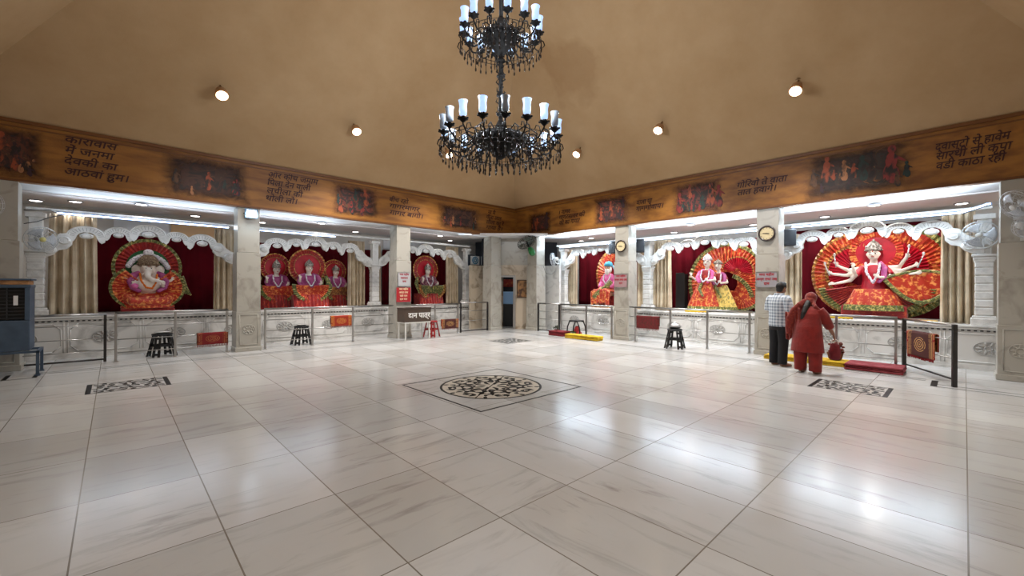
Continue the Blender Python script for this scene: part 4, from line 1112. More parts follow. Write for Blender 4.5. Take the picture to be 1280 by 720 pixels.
cloth_fan('big orange pleated cloth fanned out behind the embracing couple', RIGHT, -5.05, 2.64, [
    ('orange_pleats', M_ORANGE, (0, .88, 0, .30, 1.02, -42, 222, 44, .03), dict(ex=1.05, ez=1.12, rings=4)),
    ('green_border', M_GREENG, (0, .88, -.02, 1.02, 1.12, -42, 222, 44, .025), dict(ex=1.05, ez=1.11)),
    ('red_fan', M_REDSILK, (.35, 1.22, -.10, .10, .42, -10, 170, 20, .025), {}),
    ('red_fan_edge', M_GOLDB, (.35, 1.22, -.11, .42, .46, -10, 170, 20, .02), {}),
    ('swept_sash', M_GREENG, (-.05, .30, -.16, .78, .90, 10, 70, 14, .02), {}),
    ('lower_cloth', M_ORANGE, (.42, .62, -.14, .06, .56, 175, 372, 26, .03), dict(ex=1.1, ez=1.0)),
    ('lower_border', M_GREENG, (.42, .64, -.15, .56, .64, 178, 368, 26, .025), dict(ex=1.08, ez=.96))])

# --- many-armed idol (right wall, nearest shrine)
def idol_many_arms():
    t = thing('many_armed_idol', 'large many-armed crowned idol amid a great fan of red and orange cloth', 'idol')
    fan('left_pleats', t, M_ORANGE, -.28, 1.02, .14, .22, .82, 70, 262, 30, .03, 1.0, 1.15, rings=4)
    fan('left_red_band', t, M_REDSILK, -.26, 1.06, .09, .22, .56, 80, 230, 20, .025, 1.0, 1.1)
    fan('left_inner_edge', t, M_GOLDB, -.27, 1.05, .08, .56, .62, 78, 235, 24, .022, 1.0, 1.1)
    fan('left_border', t, M_GOLDB, -.28, 1.02, .13, .82, .88, 70, 262, 30, .026, 1.0, 1.14)
    fan('right_pleats', t, M_ORANGE, .30, 1.06, .14, .40, .86, -80, 100, 30, .03, 1.0, 1.12, rings=4)
    fan('right_red_cloth', t, M_REDSILK, .28, 1.10, .10, .10, .58, -10, 85, 14, .035, 1.0, 1.1)
    fan('right_border', t, M_GREENG, .30, 1.06, .13, .86, .98, -80, 95, 30, .026, 1.0, 1.10)
    fan('lower_pleats', t, M_REDB, 0, .78, -.02, .10, .78, 190, 350, 36, .035, 1.12, 1.0, rings=4, bow=-.06)
    fan('lower_border', t, M_GREENG, 0, .78, -.09, .78, .90, 188, 352, 36, .03, 1.10, .88)
    mb = MB(); mb.disc((.02, 1.52), .36, .06, .085, 48, 1.0); obj('halo_disc', mb, M_REDSILK, t)
    fan('halo_border', t, M_ORANGE, .02, 1.52, .05, .34, .46, 0, 360, 40, .015)
    # swept end of the sari to the right
    mb = MB()
    mb.grid(lambda u, v: (.18 + .92 * u, -.22 + .14 * u + .02 * math.sin(u * 30 + v * 6), .90 - .12 * u + .34 * math.sin(PI * u * .8) * (v - .5) * 2 - .12 * math.sin(PI * u)), 40, 8)
    obj('sari_end', mb, M_ORANGE, t, smooth=True, solid=.012)
    mb = MB(); up = []; lo = []
    for i in range(25):
        u = i / 24
        lo.append((.18 + .92 * u, -.24 + .14 * u, .90 - .12 * u - .34 * math.sin(PI * u * .8) - .12 * math.sin(PI * u)))
        up.append((.18 + .92 * u, -.24 + .14 * u, .90 - .12 * u + .34 * math.sin(PI * u * .8) - .12 * math.sin(PI * u)))
    mb.tube(lo, .040, 8, .5); mb.tube(up, .030, 8, .5); obj('sari_border', mb, M_GREENG, t, smooth=True)
    mb = MB()
    torso_seated(mb, [(-1, (-.30, -.12, .98), (-.32, -.28, 1.16), .1), (1, (.28, -.14, .92), (.12, -.32, .92), .8),
                      (-1, (-.44, -.02, 1.10), (-.62, -.12, 1.22), .5), (-1, (-.46, -.04, .98), (-.72, -.14, 1.02), .9), (-1, (-.40, -.06, .86), (-.66, -.18, .78), 1.5),
                      (1, (.42, -.02, 1.16), (.52, -.12, 1.34), -.4), (1, (.44, -.04, 1.06), (.64, -.14, 1.16), -.8), (1, (.40, -.06, .98), (.66, -.18, 1.00), -1.2)], .56, 1.22, .19, lap=False)
    head_mb(mb, 0, -.08, 1.46, .125)
    obj('body', mb, M_IDOL, t, remesh=.012)
    face_bits(t, 0, -.08, 1.46, .125)
    crown(t, 0, -.06, 1.47, .14, M_CROWN, 1.05)
    mb = MB()
    mb.loft([(0, -.02, .56, .26, .22), (0, -.02, .70, .22, .18), (0, 0, .86, .19, .15), (0, 0, 1.04, .205, .145), (0, 0, 1.16, .19, .115), (0, -.01, 1.22, .11, .09)], 22)
    for sg in (-1, 1): mb.tube([(sg * .17, 0, 1.17), (sg * .23, -.03, 1.10), (sg * .29, -.11, .99)], [.075, .07, .062], 12)
    obj('red_blouse', mb, M_REDSILK, t, remesh=.014)
    mb = MB(); mb.tube([(.10, -.10, 1.28), (.19, -.16, 1.12), (.19, -.22, .94), (.10, -.28, .80)], [.05, .075, .07, .05], 12, .6); obj('purple_drape', mb, M_PURPLE, t, remesh=.014)
    garland(t, [(-.12, -.14, 1.26), (-.10, -.24, 1.04), (.02, -.30, .80), (.10, -.24, 1.02), (.12, -.14, 1.26)], .026, M_FLOWER)
    mb = MB()
    def fn(u, v):
        a = PI + PI * u; r = .28 + .16 * v + .02 * math.cos(16 * a) * v
        return (r * 1.15 * math.cos(a), -.06 + r * .9 * math.sin(a), .66 - .46 * v)
    mb.grid(fn, 100, 8); obj('lap_skirt', mb, M_ORANGE, t, solid=.012)
    mb = MB()
    def fb(u, v):
        a = PI + PI * u; r = .43 + .02 * v + .02 * math.cos(16 * a)
        return (r * 1.15 * math.cos(a), -.06 + r * .92 * math.sin(a), .30 - .13 * v)
    mb.grid(fb, 100, 2); obj('lap_border', mb, M_GREENG, t, solid=.014)
    for hx, hz, an in ((-.64, 1.30, .2), (-.76, 1.10, .6), (.54, 1.42, -.2), (.70, 1.24, -.6)):
        mb = MB(); mb.tube([(hx, -.16, hz - .12), (hx - math.sin(an) * .16, -.16, hz + .16)], [.012, .010], 8); mb.ell((hx - math.sin(an) * .16, -.16, hz + .18), (.024, .016, .045), 10, 8)
        obj('emblem', mb, M_FANC, t, smooth=True)
    mb = MB(); mb.box((0, .06, .14), (1.1, .5, .28)); obj('pedestal', mb, M_REDB, t, bevel=.03)
    t.scale = (1.10, 1.0, 1.04)
    put(t, RIGHT, -1.50, 2.15, TR + .02); return t
idol_many_arms()
mb = MB(); mb.box((0, 0, .60), (.30, .26, 1.16)); mb.box((0, -.135, 1.19), (.28, .03, .05))
o = obj('black_cabinet', mb, M_BLACKP, None, bevel=.01); tag(o, 'black cabinet standing beside the couple of idols, against the maroon backdrop', 'cabinet'); put(o, RIGHT, -6.42, 2.55, TR)

# ================================================================ RAILINGS
def rail(w, s0, s1, d, posts, label, top=1.0, mids=(.72, .45, .18), m=None, gate=False, rz=0, name='steel_railing', cat='railing', group='low steel railings between the pillars'):
    t = thing(name, label, cat, group)
    m = m or M_STEEL; L = s1 - s0
    mb = MB(); mb.tube([(0, 0, top), (L, 0, top)], .024, 10); obj('handrail', mb, m, t, smooth=True)
    for z in mids:
        mb = MB(); mb.tube([(0, 0, z), (L, 0, z)], .009, 8); obj('crossbar', mb, m, t, smooth=True)
    for p in posts:
        mb = MB(); mb.box((p - s0, 0, top / 2 - .0), (.045, .045, top)); 
        if not gate: mb.box((p - s0, 0, .006), (.09, .09, .012))
        obj('post', mb, m if not gate else M_DKSTEEL, t, bevel=.004)
    if gate:
        mb = MB(); mb.tube([(0, 0, .05), (L, 0, .05)], .018, 8); obj('bottom_bar', mb, M_DKSTEEL, t, smooth=True)
    put(t, w, s0, d, 0, rz); return t
rail(LEFT, .03, 1.98, .12, (.04, 1.0, 1.96), 'steel railing before the elephant-headed idol')
rail(LEFT, -1.42, -.10, .30, (-.12, -1.40), 'dark-framed steel gate closing the railing beside the air cooler', .97, (.75, .48, .22), gate=True, name='rail_gate', cat='gate', group='steel gates in the railings')
rail(LEFT, 2.74, 6.22, .12, (2.76, 3.88, 4.98), 'steel railing before the three crowned idols')
rail(LEFT, 6.80, 8.66, .12, (7.72, 8.64), 'steel railing behind the collection box and red stool', m=M_STEEL)
rail(LEFT, 8.74, 9.98, .12, (8.76, 9.96), 'dark-framed gate in the railing left of the corner doorway', 1.03, (.74, .4), gate=True, name='rail_gate', cat='gate', group='steel gates in the railings')
rail(RIGHT, -10.60, -9.58, .05, (-10.58, -9.60), 'dark-framed gate in the railing right of the corner pillar, below the fan', 1.0, (.72, .45, .18), gate=True, name='rail_gate', cat='gate', group='steel gates in the railings')
rail(RIGHT, -9.50, -7.38, .0, (-9.48, -8.4, -7.44), 'steel railing before the bearded saint')
rail(RIGHT, -6.82, -3.48, .0, (-6.62, -5.55, -4.55, -3.55), 'steel railing before the embracing couple of idols')
rail(RIGHT, -2.9, -.90, .0, (-2.88, -1.86, -.92), 'steel railing before the many-armed idol')
# gate swung open into the hall
ga = math.atan2(-(.80 - .10), -(11.2 - 9.80))
tg = thing('rail_gate', 'open steel gate swung into the hall at right, with a rug over it', 'gate', 'steel gates in the railings')
LG = math.hypot(1.38, .70)
mb = MB(); mb.tube([(0, 0, .985), (LG, 0, .985)], .022, 10); obj('handrail', mb, M_STEEL, tg, smooth=True)
for z in (.74, .45): 
    mb = MB(); mb.tube([(0, 0, z), (LG, 0, z)], .009, 8); obj('crossbar', mb, M_STEEL, tg, smooth=True)
mb = MB(); mb.tube([(0, 0, .12), (LG, 0, .12)], .016, 8); obj('bottom_bar', mb, M_DKSTEEL, tg, smooth=True)
for x in (0, LG):
    mb = MB(); mb.box((x, 0, .5), (.055, .055, 1.0)); obj('post', mb, M_DKSTEEL, tg, bevel=.004)
for z in (.25, .78):
    mb = MB(); mb.box((-.04, 0, z), (.04, .03, .06)); obj('hinge', mb, M_DKSTEEL, tg)
tg.location = (11.18, .80, 0); tg.rotation_euler = (0, 0, ga)

# rugs hung over the rails
def rug_obj(W, front, back, m, label, fringe=None, seed=0):
    t = thing('hanging_rug', label, 'rug', 'patterned prayer rugs hung over the railings')
    mb = MB(); rnd = random.Random(seed)
    n = 14
    def fn(u, v):
        L = front + back + .06
        q = v * L
        wob = .008 * math.sin(u * 9 + seed) * (1 if v < .5 else 1)
        if q < front: return ((u - .5) * W, -.030 + wob - .02 * (front - q) * math.sin(u * 7 + seed), -(front - q))
        if q < front + .06:
            a = (q - front) / .06 * PI; return ((u - .5) * W, -.030 * math.cos(a) + wob, .028 * math.sin(a))
        return ((u - .5) * W * .98, .030 + wob, -(q - front - .06))
    mb.grid(fn, 24, 40)
    obj('cloth', mb, m, t, smooth=True, solid=.012)
    mb = MB()
    k = int(W / .03)
    for i in range(k):
        x = -W / 2 + (i + .5) * W / k; mb.tube([(x, -.03, -front + .005), (x + .004 * rnd.uniform(-1, 1), -.032, -front - .035 - .02 * rnd.random())], .007, 5)
    o = obj('fringe', mb, fringe or mat('red_fringe', (126, 16, 22), .9), t)
    return t
RUG1 = rug_material('red_rug_weave', (112, 22, 24), (150, 92, 50), (70, 14, 18))
RUG2 = rug_material('orange_rug_weave', (150, 44, 22), (206, 140, 60), (120, 22, 18))
RUG3 = rug_material('brown_rug_weave', (74, 34, 30), (196, 150, 92), (140, 20, 26))
put(rug_obj(.60, .24, .20, RUG1, 'dark red patterned rug over the rail at the foot of the floodlight pillar', seed=1), LEFT, 1.68, .12, .46)
put(rug_obj(.58, .26, .2, RUG2, 'orange-red rug over the rail before the three crowned idols', seed=2), LEFT, 4.64, .12, .73)
put(rug_obj(.68, .27, .2, RUG3, 'small dark red rug over the rail right of the red stool', seed=3), LEFT, 8.30, .12, .46)
put(rug_obj(.70, .33, .25, mat('plain_maroon_cloth', (104, 20, 26), .9, noise=(20, (84, 30, 24), .4, .6)), 'plain maroon cloth over the rail before the couple of idols, left of the stool', seed=4), RIGHT, -6.22, 0.0, .735)
t = rug_obj(.86, .42, .28, RUG3, 'brown rug with a diamond medallion and red fringe on the open gate', seed=5)
t.location = Vector((11.18, .80, .765)) + Matrix.Rotation(ga, 3, 'Z') @ Vector((.62, 0, 0)); t.rotation_euler = (0, 0, ga)

# ================================================================ STOOLS, TABLE, COOLER, MATS
def make_stool(m, label, group='moulded plastic stools'):
    t = thing('plastic_stool', label, 'stool', group)
    mb = MB(); mb.lathe([(.165, -.045), (.185, -.04), (.19, -.01), (.18, .0), (.11, .004), (.002, .004)], (0, 0, .50), 28); obj('seat', mb, m, t, smooth=True)
    for k in range(4):
        a = PI / 4 + k * PI / 2
        ca, sa = math.cos(a), math.sin(a)
        def P(r, tt, z): return (r * ca - tt * sa, r * sa + tt * ca, z)
        mb = MB()
        for sg in (-1, 1):
            mb.add([P(.165, sg * .055, .47), P(.165, sg * .014, .47), P(.145, sg * .014, .47), P(.145, sg * .055, .47), P(.27, sg * .075, 0), P(.27, sg * .026, 0), P(.245, sg * .026, 0), P(.245, sg * .075, 0)],
                   [(0, 1, 2, 3), (7, 6, 5, 4), (0, 4, 5, 1), (1, 5, 6, 2), (2, 6, 7, 3), (3, 7, 4, 0)])
        for z, r, hw in ((.40, .175, .07), (.20, .222, .075), (.06, .255, .08)): mb.box(P(r - .008, 0, z), (.02, hw * 1.7, .05), a)
        obj('leg', mb, m, t, bevel=.004)
    mb = MB()
    for k in range(4):
        a = k * PI / 2; a1, a2 = a + PI / 4, a - PI / 4; r = .205
        mb.bar((r * math.cos(a1), r * math.sin(a1), .24), (r * math.cos(a2), r * math.sin(a2), .24), .016, .05)
    obj('brace', mb, m, t)
    return t
st = make_stool(M_BLACKP, 'black plastic stool with a pale dish on it, before the elephant-headed idol')
put(st, LEFT, .80, .46, 0, .3)
s2 = dup(st); s2['label'] = 'black plastic stool before the three crowned idols'; put(s2, LEFT, 3.72, .50, 0, .1)
s3 = dup(st); s3['label'] = 'black plastic stool carrying a steel bowl, before the couple of idols'; put(s3, RIGHT, -5.18, -.50, 0, .2)
s4 = make_stool(M_REDP, 'red plastic stool beside the collection box table'); put(s4, LEFT, 7.36, -.24, 0, .4)
def dish(label, m, prof, name='dish', cat='dish'):
    mb = MB(); mb.lathe(prof, seg=28); o = obj(name, mb, m, None, smooth=True); tag(o, label, cat); return o
WHITEC = mat('pale_ceramic', (200, 198, 194), .4)
d1 = dish('pale shallow dish on the stool before the elephant-headed idol', WHITEC, [(.06, 0), (.10, .006), (.15, .03), (.155, .034), (.10, .014), (.002, .01)]); put(d1, LEFT, .80, .46, .505)
d2 = dish('pale dish on the stool before the three crowned idols', WHITEC, [(.06, 0), (.10, .006), (.14, .03), (.145, .034), (.09, .014), (.002, .01)]); put(d2, LEFT, 3.72, .50, .505)
tb = thing('steel_bowl', 'shiny steel bowl with a domed lid on the stool before the couple', 'bowl')
mb = MB(); mb.lathe([(.07, 0), (.13, .02), (.16, .06), (.17, .075), (.155, .072), (.11, .03), (.002, .02)], seg=28); obj('bowl', mb, M_STEEL, tb, smooth=True)
mb = MB(); mb.lathe([(.14, .07), (.13, .10), (.08, .14), (.03, .155), (.025, .175), (.002, .18)], seg=28); obj('lid', mb, M_STEEL, tb, smooth=True)
put(tb, RIGHT, -5.18, -.50, .505)

# collection box on its white table
t = thing('steel_table', 'white-framed small table under the brown collection box', 'table')
WFR = mat('white_painted_metal', (214, 212, 206), .4)
for x in (-.40, .40):
    for y in (-.20, .20):
        mb = MB(); mb.box((x, y, .25), (.035, .035, .50)); obj('leg', mb, WFR, t, bevel=.003)
mb = MB(); mb.box((0, 0, .51), (.88, .46, .03)); obj('tabletop', mb, WFR, t, bevel=.004)
put(t, LEFT, 6.62, -.44, 0)
t = thing('collection_box', 'brown collection box with white Hindi lettering on a white table', 'box')
mb = MB(); mb.box((0, 0, .20), (.90, .44, .40)); obj('body', mb, mat('brown_laminate', (74, 58, 46), .4), t, bevel=.008)
mb = MB(); mb.box((0, 0, .41), (.92, .46, .025)); obj('lid', mb, mat('dark_brown_laminate', (58, 44, 36), .4), t, bevel=.006)
mb = text_mb(['दान पात्र'], .215, 0, .002, 'CENTER', bold=.006); o = obj('lettering', mb, mat('white_lettering', (236, 234, 230), .5), t); o.location = (.05, -.223, .13)
mb = MB(); mb.box((-.2, 0, .425), (.16, .015, .004)); obj('coin_slot', mb, M_BLACKP, t)
put(t, LEFT, 6.62, -.44, .526)

# notices on the pillars
def notice(w, s, z, W, H, m, lines, lm, size, label):
    t = thing('notice_board', label, 'sign')
    mb = MB(); mb.box((0, 0, 0), (W, .016, H)); obj('board', mb, m, t, bevel=.003)
    fr = MB()
    for x in (-W / 2, W / 2): fr.box((x, -.002, 0), (.012, .022, H + .012))
    for zz in (-H / 2, H / 2): fr.box((0, -.002, zz), (W + .012, .022, .012))
    obj('border', fr, M_STEEL if lm is not None else m, t)
    tx = text_mb(lines, size, 0, .001, 'CENTER', 1.25, .002); o = obj('lettering', tx, lm, t); o.location = (0, -.011, H / 2 - size * 1.05)
    put(t, w, s, -.02, z); return t
GREYN = mat('grey_notice_plate', (150, 146, 150), .4); REDL = mat('red_lettering', (160, 24, 44), .5); REDN = mat('red_notice_plate', (172, 26, 34), .5); CREAML = mat('cream_lettering', (236, 214, 176), .5)
notice(RIGHT, -3.18, 1.775, .44, .36, GREYN, ['मना महीम', 'अन्न तथा उस', 'दान'], REDL, .085, 'grey notice with red Hindi writing on the nearer clock pillar')
notice(RIGHT, -7.11, 1.785, .44, .40, mat('pinkish_notice_plate', (160, 130, 132), .4), ['मना महीम', 'अन्न तथा उस', 'दान'], REDL, .085, 'pinkish notice with red Hindi writing on the farther clock pillar')
notice(LEFT, 6.51, 1.80, .42, .42, mat('silver_notice_plate', (176, 176, 178), .35), ['मना महीम', 'जलपान', 'मना'], REDL, .085, 'silver notice with red writing above the red one on the box pillar')
notice(LEFT, 6.49, 1.33, .50, .46, REDN, ['मना महीम', 'अन्न तथा', 'जल पान', 'दान मना'], CREAML, .082, 'red notice with cream writing above the collection box')

# wall clocks
def clock(w, s, z, label):
    t = thing('wall_clock', label, 'clock', 'round wall clocks')
    mb = MB(); mb.torus((0, -.02, 0), .165, .022, 40, 10); mb.disc((0, 0), .165, -.02, .01); obj('frame', mb, mat('dark_brown_clock_rim', (44, 28, 22), .35), t, smooth=False)
    mb = MB(); mb.disc((0, 0), .15, -.026, -.02); obj('dial', mb, mat('cream_dial', (206, 190, 150), .5), t)
    mb = MB()
    for k in range(12):
        a = 2 * PI * k / 12; mb.box((.125 * math.cos(a), -.028, .125 * math.sin(a)), (.008, .004, .022), 0, Matrix.Rotation(PI / 2 - a, 4, 'Y'))
    obj('hour_marks', mb, M_BLACKP, t)
    mb = MB(); mb.bar((-.085, -.031, .005), (.02, -.031, -.002), .004, .012); obj('minute_hand', mb, M_BLACKP, t)
    mb = MB(); mb.bar((.055, -.034, -.012), (-.015, -.034, .003), .004, .016); obj('hour_hand', mb, M_BLACKP, t)
    put(t, w, s, -.012, z); return t
clock(RIGHT, -3.18, 2.86, 'round brown-rimmed wall clock on the nearer pillar, left of the man')
clock(RIGHT, -7.11, 2.83, 'round brown-rimmed wall clock on the farther pillar, beside the bearded saint')

# floodlight
t = thing('led_floodlight', 'small square lit floodlight at the top of the left pillar', 'light')
mb = MB(); mb.box((0, 0, 0), (.27, .09, .22)); obj('casing', mb, mat('blue_grey_casing', (96, 128, 160), .4), t, bevel=.01)
mb = MB(); mb.box((0, -.048, 0), (.20, .006, .155)); obj('glass', mb, mat('flood_glow', (255, 255, 255), .3, emit=((214, 236, 255), 7.0)), t)
mb = MB(); mb.tube([(-.145, .0, 0), (-.145, .09, 0), (.145, .09, 0), (.145, 0, 0)], .012, 8); obj('bracket', mb, M_DKSTEEL, t)
put(t, LEFT, 2.40, -.11, 3.30)
area('flood_lamp', wp(LEFT, 2.40, -.18, 3.30), Euler((math.radians(62), 0, 0)), (.2, .15), P_FLOOD, COOL)

# wall fans
def wall_fan(label, cage_m=None, motor_m=None, blade_m=None, hub_m=None, r=.24, tilt=0.0, pan=0.0, arm=.22):
    t = thing('wall_fan', label, 'fan', 'wall fans')
    cage_m = cage_m or M_FANC; motor_m = motor_m or M_FANW; blade_m = blade_m or mat('translucent_grey_blade', (186, 190, 196), .3)
    head = Matrix.Translation((0, -arm, 0)) @ Matrix.Rotation(pan, 4, 'Z') @ Matrix.Rotation(tilt, 4, 'X')
    def X(mb): mb.v = [tuple(head @ Vector(p)) for p in mb.v]; return mb
    mb = MB(); mb.box((0, -.012, -.10), (.12, .024, .26)); mb.tube([(0, -.02, -.16), (0, -arm * .5, -.15), (0, -arm + .02, -.02)], .020, 8); obj('wall_bracket', mb, motor_m, t, smooth=False)
    mb = MB(); mb.lathe([(.002, -.10), (.05, -.095), (.07, -.05), (.07, .03), (.05, .05), (.002, .05)], (0, .07, 0), 20, Matrix.Rotation(PI / 2, 4, 'X')); obj('motor', X(mb), motor_m, t, smooth=True)
    mb = MB()
    for rr, y in ((r, -.03), (r * .97, -.07), (r * .72, -.105), (r * .45, -.12), (r * .97, .02), (r * .6, .04)): mb.torus((0, y, 0), rr, .0035 if rr < r else .006, 36, 6)
    for k in range(18):
        a = 2 * PI * k / 18; c, s = math.cos(a), math.sin(a)
        mb.tube([(.05 * c, -.125, .05 * s), (r * .72 * c, -.105, r * .72 * s), (r * .97 * c, -.07, r * .97 * s), (r * c, -.03, r * s), (r * .97 * c, .02, r * .97 * s), (.06 * c, .05, .06 * s)], .0025, 5)
    obj('cage', X(mb), cage_m, t, smooth=True)
    for k in range(3):
        a0 = 2 * PI * k / 3
        mb = MB()
        def fn(u, v):
            a = a0 + (u - .5) * 1.35 * (.5 + .5 * v); q = .04 + (r * .86 - .04) * v
            return (q * math.cos(a), -.03 + .05 * (u - .5), q * math.sin(a))
        mb.grid(fn, 8, 6); obj('blade', X(mb), blade_m, t, smooth=True, solid=.003)
    mb = MB(); mb.lathe([(.05, 0), (.045, .02), (.002, .028)], (0, -.105, 0), 20, Matrix.Rotation(PI / 2, 4, 'X')); obj('hub', X(mb), hub_m or motor_m, t, smooth=True)
    return t
YEL = mat('yellow_hub', (206, 196, 120), .4)
def bracketed(t, w, s, d, z, rz=0): put(t, w, s, d, z, rz)
bracketed(wall_fan('grey wall fan with a yellow hub above the beige curtain at left', hub_m=YEL, tilt=.15, pan=.35, r=.25), LEFT, -1.08, DL - .02 + .02, 2.50)
bracketed(wall_fan('pale wall fan on the farthest left pillar, cut by the picture edge', tilt=.2, pan=-.5, r=.26), LEFT, -1.62, -.01, 2.98)
bracketed(wall_fan('white wall fan in front of the right end of the scalloped valance', tilt=.12, pan=-.15, r=.26), RIGHT, .20, DR + .0, 2.60)
bracketed(wall_fan('white wall fan high on the far right pillar, seen nearly edge-on', tilt=.5, pan=-.9, r=.26), RIGHT, .62, -.01, 2.98)
bracketed(wall_fan('white wall fan lower on the far right pillar', tilt=.3, pan=.6, r=.20), RIGHT, .70, -.01, 2.62)
bracketed(wall_fan('white wall fan on the carved column left of the bearded saint', tilt=.1, pan=-1.0, r=.24, arm=.34), RIGHT, -10.42, DR - .02, 2.62)

# black wall speakers
def speaker(w, s, d, z, rz, label):
    t = thing('wall_speaker', label, 'speaker', 'black wall speakers')
    mb = MB(); mb.prism([(-.17, -.20), (.17, -.20), (.17, .20), (-.17, .20)], -.14, .14); obj('cabinet', mb, mat('charcoal_cabinet', (42, 44, 50), .5), t, bevel=.012)
    mb = MB(); mb.box((0, -.145, 0), (.30, .012, .36)); obj('grille', mb, mat('speaker_grille', (30, 31, 35), .8, bump=(120, .6)), t)
    mb = MB(); mb.box((-.19, .05, .0), (.05, .16, .30)); obj('side_bracket', mb, M_FANW, t)
    put(t, w, s, d, z, rz); return t
speaker(RIGHT, -3.02, .95, 2.82, .5, 'black speaker beside the nearer clock pillar, above the man')
speaker(RIGHT, -7.08, .95, 2.90, .5, 'black speaker just right of the farther clock pillar')
speaker(RIGHT, -7.98, 1.0, 2.92, -.3, 'black speaker above the bearded saint, left of the farther clock')

# desert air cooler
t = thing('air_cooler', 'blue-grey metal air cooler with a black grille on a stand, far left', 'air cooler')
BLUEG = mat('blue_grey_metal', (66, 84, 104), .45, noise=(6, (54, 70, 88), .4, .7))
mb = MB(); mb.box((0, 0, .26), (.92, .62, .52)); obj('tank', mb, BLUEG, t, bevel=.012)
mb = MB()
for x in (-.43, .43): mb.box((x, 0, .80), (.06, .62, .56))
mb.box((0, .27, .80), (.92, .08, .56)); mb.box((0, -.0, 1.10), (.94, .64, .05)); obj('housing', mb, BLUEG, t, bevel=.006)
mb = MB(); mb.box((0, -.02, 1.165), (.90, .58, .075)); obj('straw_pad', mb, mat('straw_wood', (176, 128, 84), .8, noise=(10, (120, 84, 54), .4, .7)), t, bevel=.01)
mb = MB(); mb.box((0, -.02, 1.215), (.96, .66, .03)); obj('top_tray', mb, BLUEG, t, bevel=.006)
mb = MB(); mb.box((0, -.18, .80), (.80, .03, .54)); obj('grille_backing', mb, M_BLACKP, t)
mb = MB()
for i in range(9): mb.box((0, -.285, .56 + i * .058), (.80, .03, .012))
for x in (-.2, .2): mb.box((x, -.29, .80), (.012, .02, .54))
obj('louvres', mb, mat('dark_grey_louvre', (46, 48, 52), .5), t)
mb = MB(); mb.box((.30, -.305, .86), (.05, .012, .16)); obj('switch_plate', mb, mat('pale_plate', (210, 210, 210), .5), t)
put(t, LEFT, -1.50, -.55, .44)
t2 = thing('cooler_stand', 'blue-grey steel stand under the air cooler', 'stand')
for x in (-.45, .55):
    for y in (-.29, .29):
        mb = MB(); mb.box((x, y, .21), (.04, .04, .42)); mb.box((x, y, .01), (.07, .07, .02)); obj('leg', mb, BLUEG, t2)
mb = MB()
for y in (-.29, .29): mb.box((.05, y, .415), (1.04, .04, .04))
for x in (-.45, .55): mb.box((x, 0, .415), (.04, .58, .04))
obj('frame', mb, BLUEG, t2)
put(t2, LEFT, -1.50, -.55, 0)
t3 = thing('plastic_bucket', 'pale blue plastic bucket on the floor under the air cooler', 'bucket')
mb = MB(); mb.lathe([(.10, 0), (.105, .01), (.135, .30), (.14, .31), (.125, .30), (.095, .015), (.002, .012)], seg=24); obj('pail', mb, mat('pale_blue_plastic', (120, 150, 190), .4), t3, smooth=True)
mb = MB(); mb.tube(arcp(0, .30, 0, .135, .07, 180, 0, 12), .005, 6); obj('handle', mb, M_FANC, t3)
put(t3, LEFT, -1.58, -.55, 0)

# floor mats and things by the railings
def mat_block(W, D, H, m, label, seed, name='folded_mat'):
    rnd = random.Random(seed); mb = MB()
    n = 3
    for i in range(n):
        h = H / n; w2 = W * (1 - .015 * rnd.random()); d2 = D * (1 - .03 * rnd.random())
        mb.loft([((rnd.random() - .5) * .02, 0, i * h + .0, w2 / 2 - .01, d2 / 2 - .01)] * 0 + [], 4) if False else mb.box(((rnd.random() - .5) * .02, (rnd.random() - .5) * .02, (i + .5) * h), (w2, d2, h * .96))
    o = obj(name, mb, m, None, bevel=.02); tag(o, label, 'mat'); return o
YELM = mat('yellow_cotton', (206, 170, 30), .85, noise=(7, (170, 130, 20), .45, .7), bump=(12, .6))
REDM = mat('maroon_cotton', (120, 20, 30), .85, noise=(7, (96, 12, 24), .4, .7), bump=(12, .6))
put(mat_block(.62, .42, .16, REDM, 'dark red folded mat on the floor left of the yellow one, before the saint', 1), RIGHT, -9.10, -.52, 0)
put(mat_block(1.22, .34, .13, YELM, 'yellow folded mat on the floor before the bearded saint', 2), RIGHT, -7.95, -.73, 0, .03)
put(mat_block(1.45, .50, .10, YELM, 'yellow mat on the floor beyond the two people', 3), RIGHT, -2.35, -.36, 0)
put(mat_block(.86, .62, .12, mat('dark_pink_cotton', (122, 34, 44), .85, noise=(7, (150, 66, 72), .45, .7), bump=(12, .5)), 'maroon padded mat on the floor right of the two people', 4), RIGHT, -1.18, -.50, 0)
# walker-like black frame by the saint
t = thing('black_folding_frame', 'black arched frame stool standing behind the yellow mat, before the saint', 'stool')
for y in (-.16, .16):
    mb = MB(); mb.tube([(-.27, y, 0), (-.24, y, .30), (-.16, y, .47), (0, y, .50), (.16, y, .47), (.24, y, .30), (.27, y, 0)], .022, 8); obj('arched_leg', mb, M_BLACKP, t, smooth=True)
mb = MB(); mb.box((0, 0, .50), (.34, .36, .03)); obj('seat', mb, M_BLACKP, t, bevel=.01)
put(t, RIGHT, -8.62, -.235, 0)
t = thing('offering_pile', 'red cloth and green leaves heaped under the black frame stool', 'offering')
mb = MB(); mb.ell((.03, 0, .16), (.11, .10, .18), 14, 10); mb.ell((.08, 0, .08), (.12, .11, .09), 14, 10); obj('red_cloth', mb, mat('dull_red_cloth', (150, 40, 40), .9), t, remesh=.015)
mb = MB(); rnd = random.Random(3)
for k in range(22):
    a = rnd.random() * 6.28; mb.ell((-.06 + .12 * math.cos(a), -.02 + .10 * math.sin(a), .04 + .10 * rnd.random()), (.05, .03, .012), 8, 6, (rnd.random(), rnd.random(), a))
obj('leaves', mb, mat('leaf_green', (60, 92, 40), .7), t, smooth=True)
put(t, RIGHT, -8.62, -.235, 0)
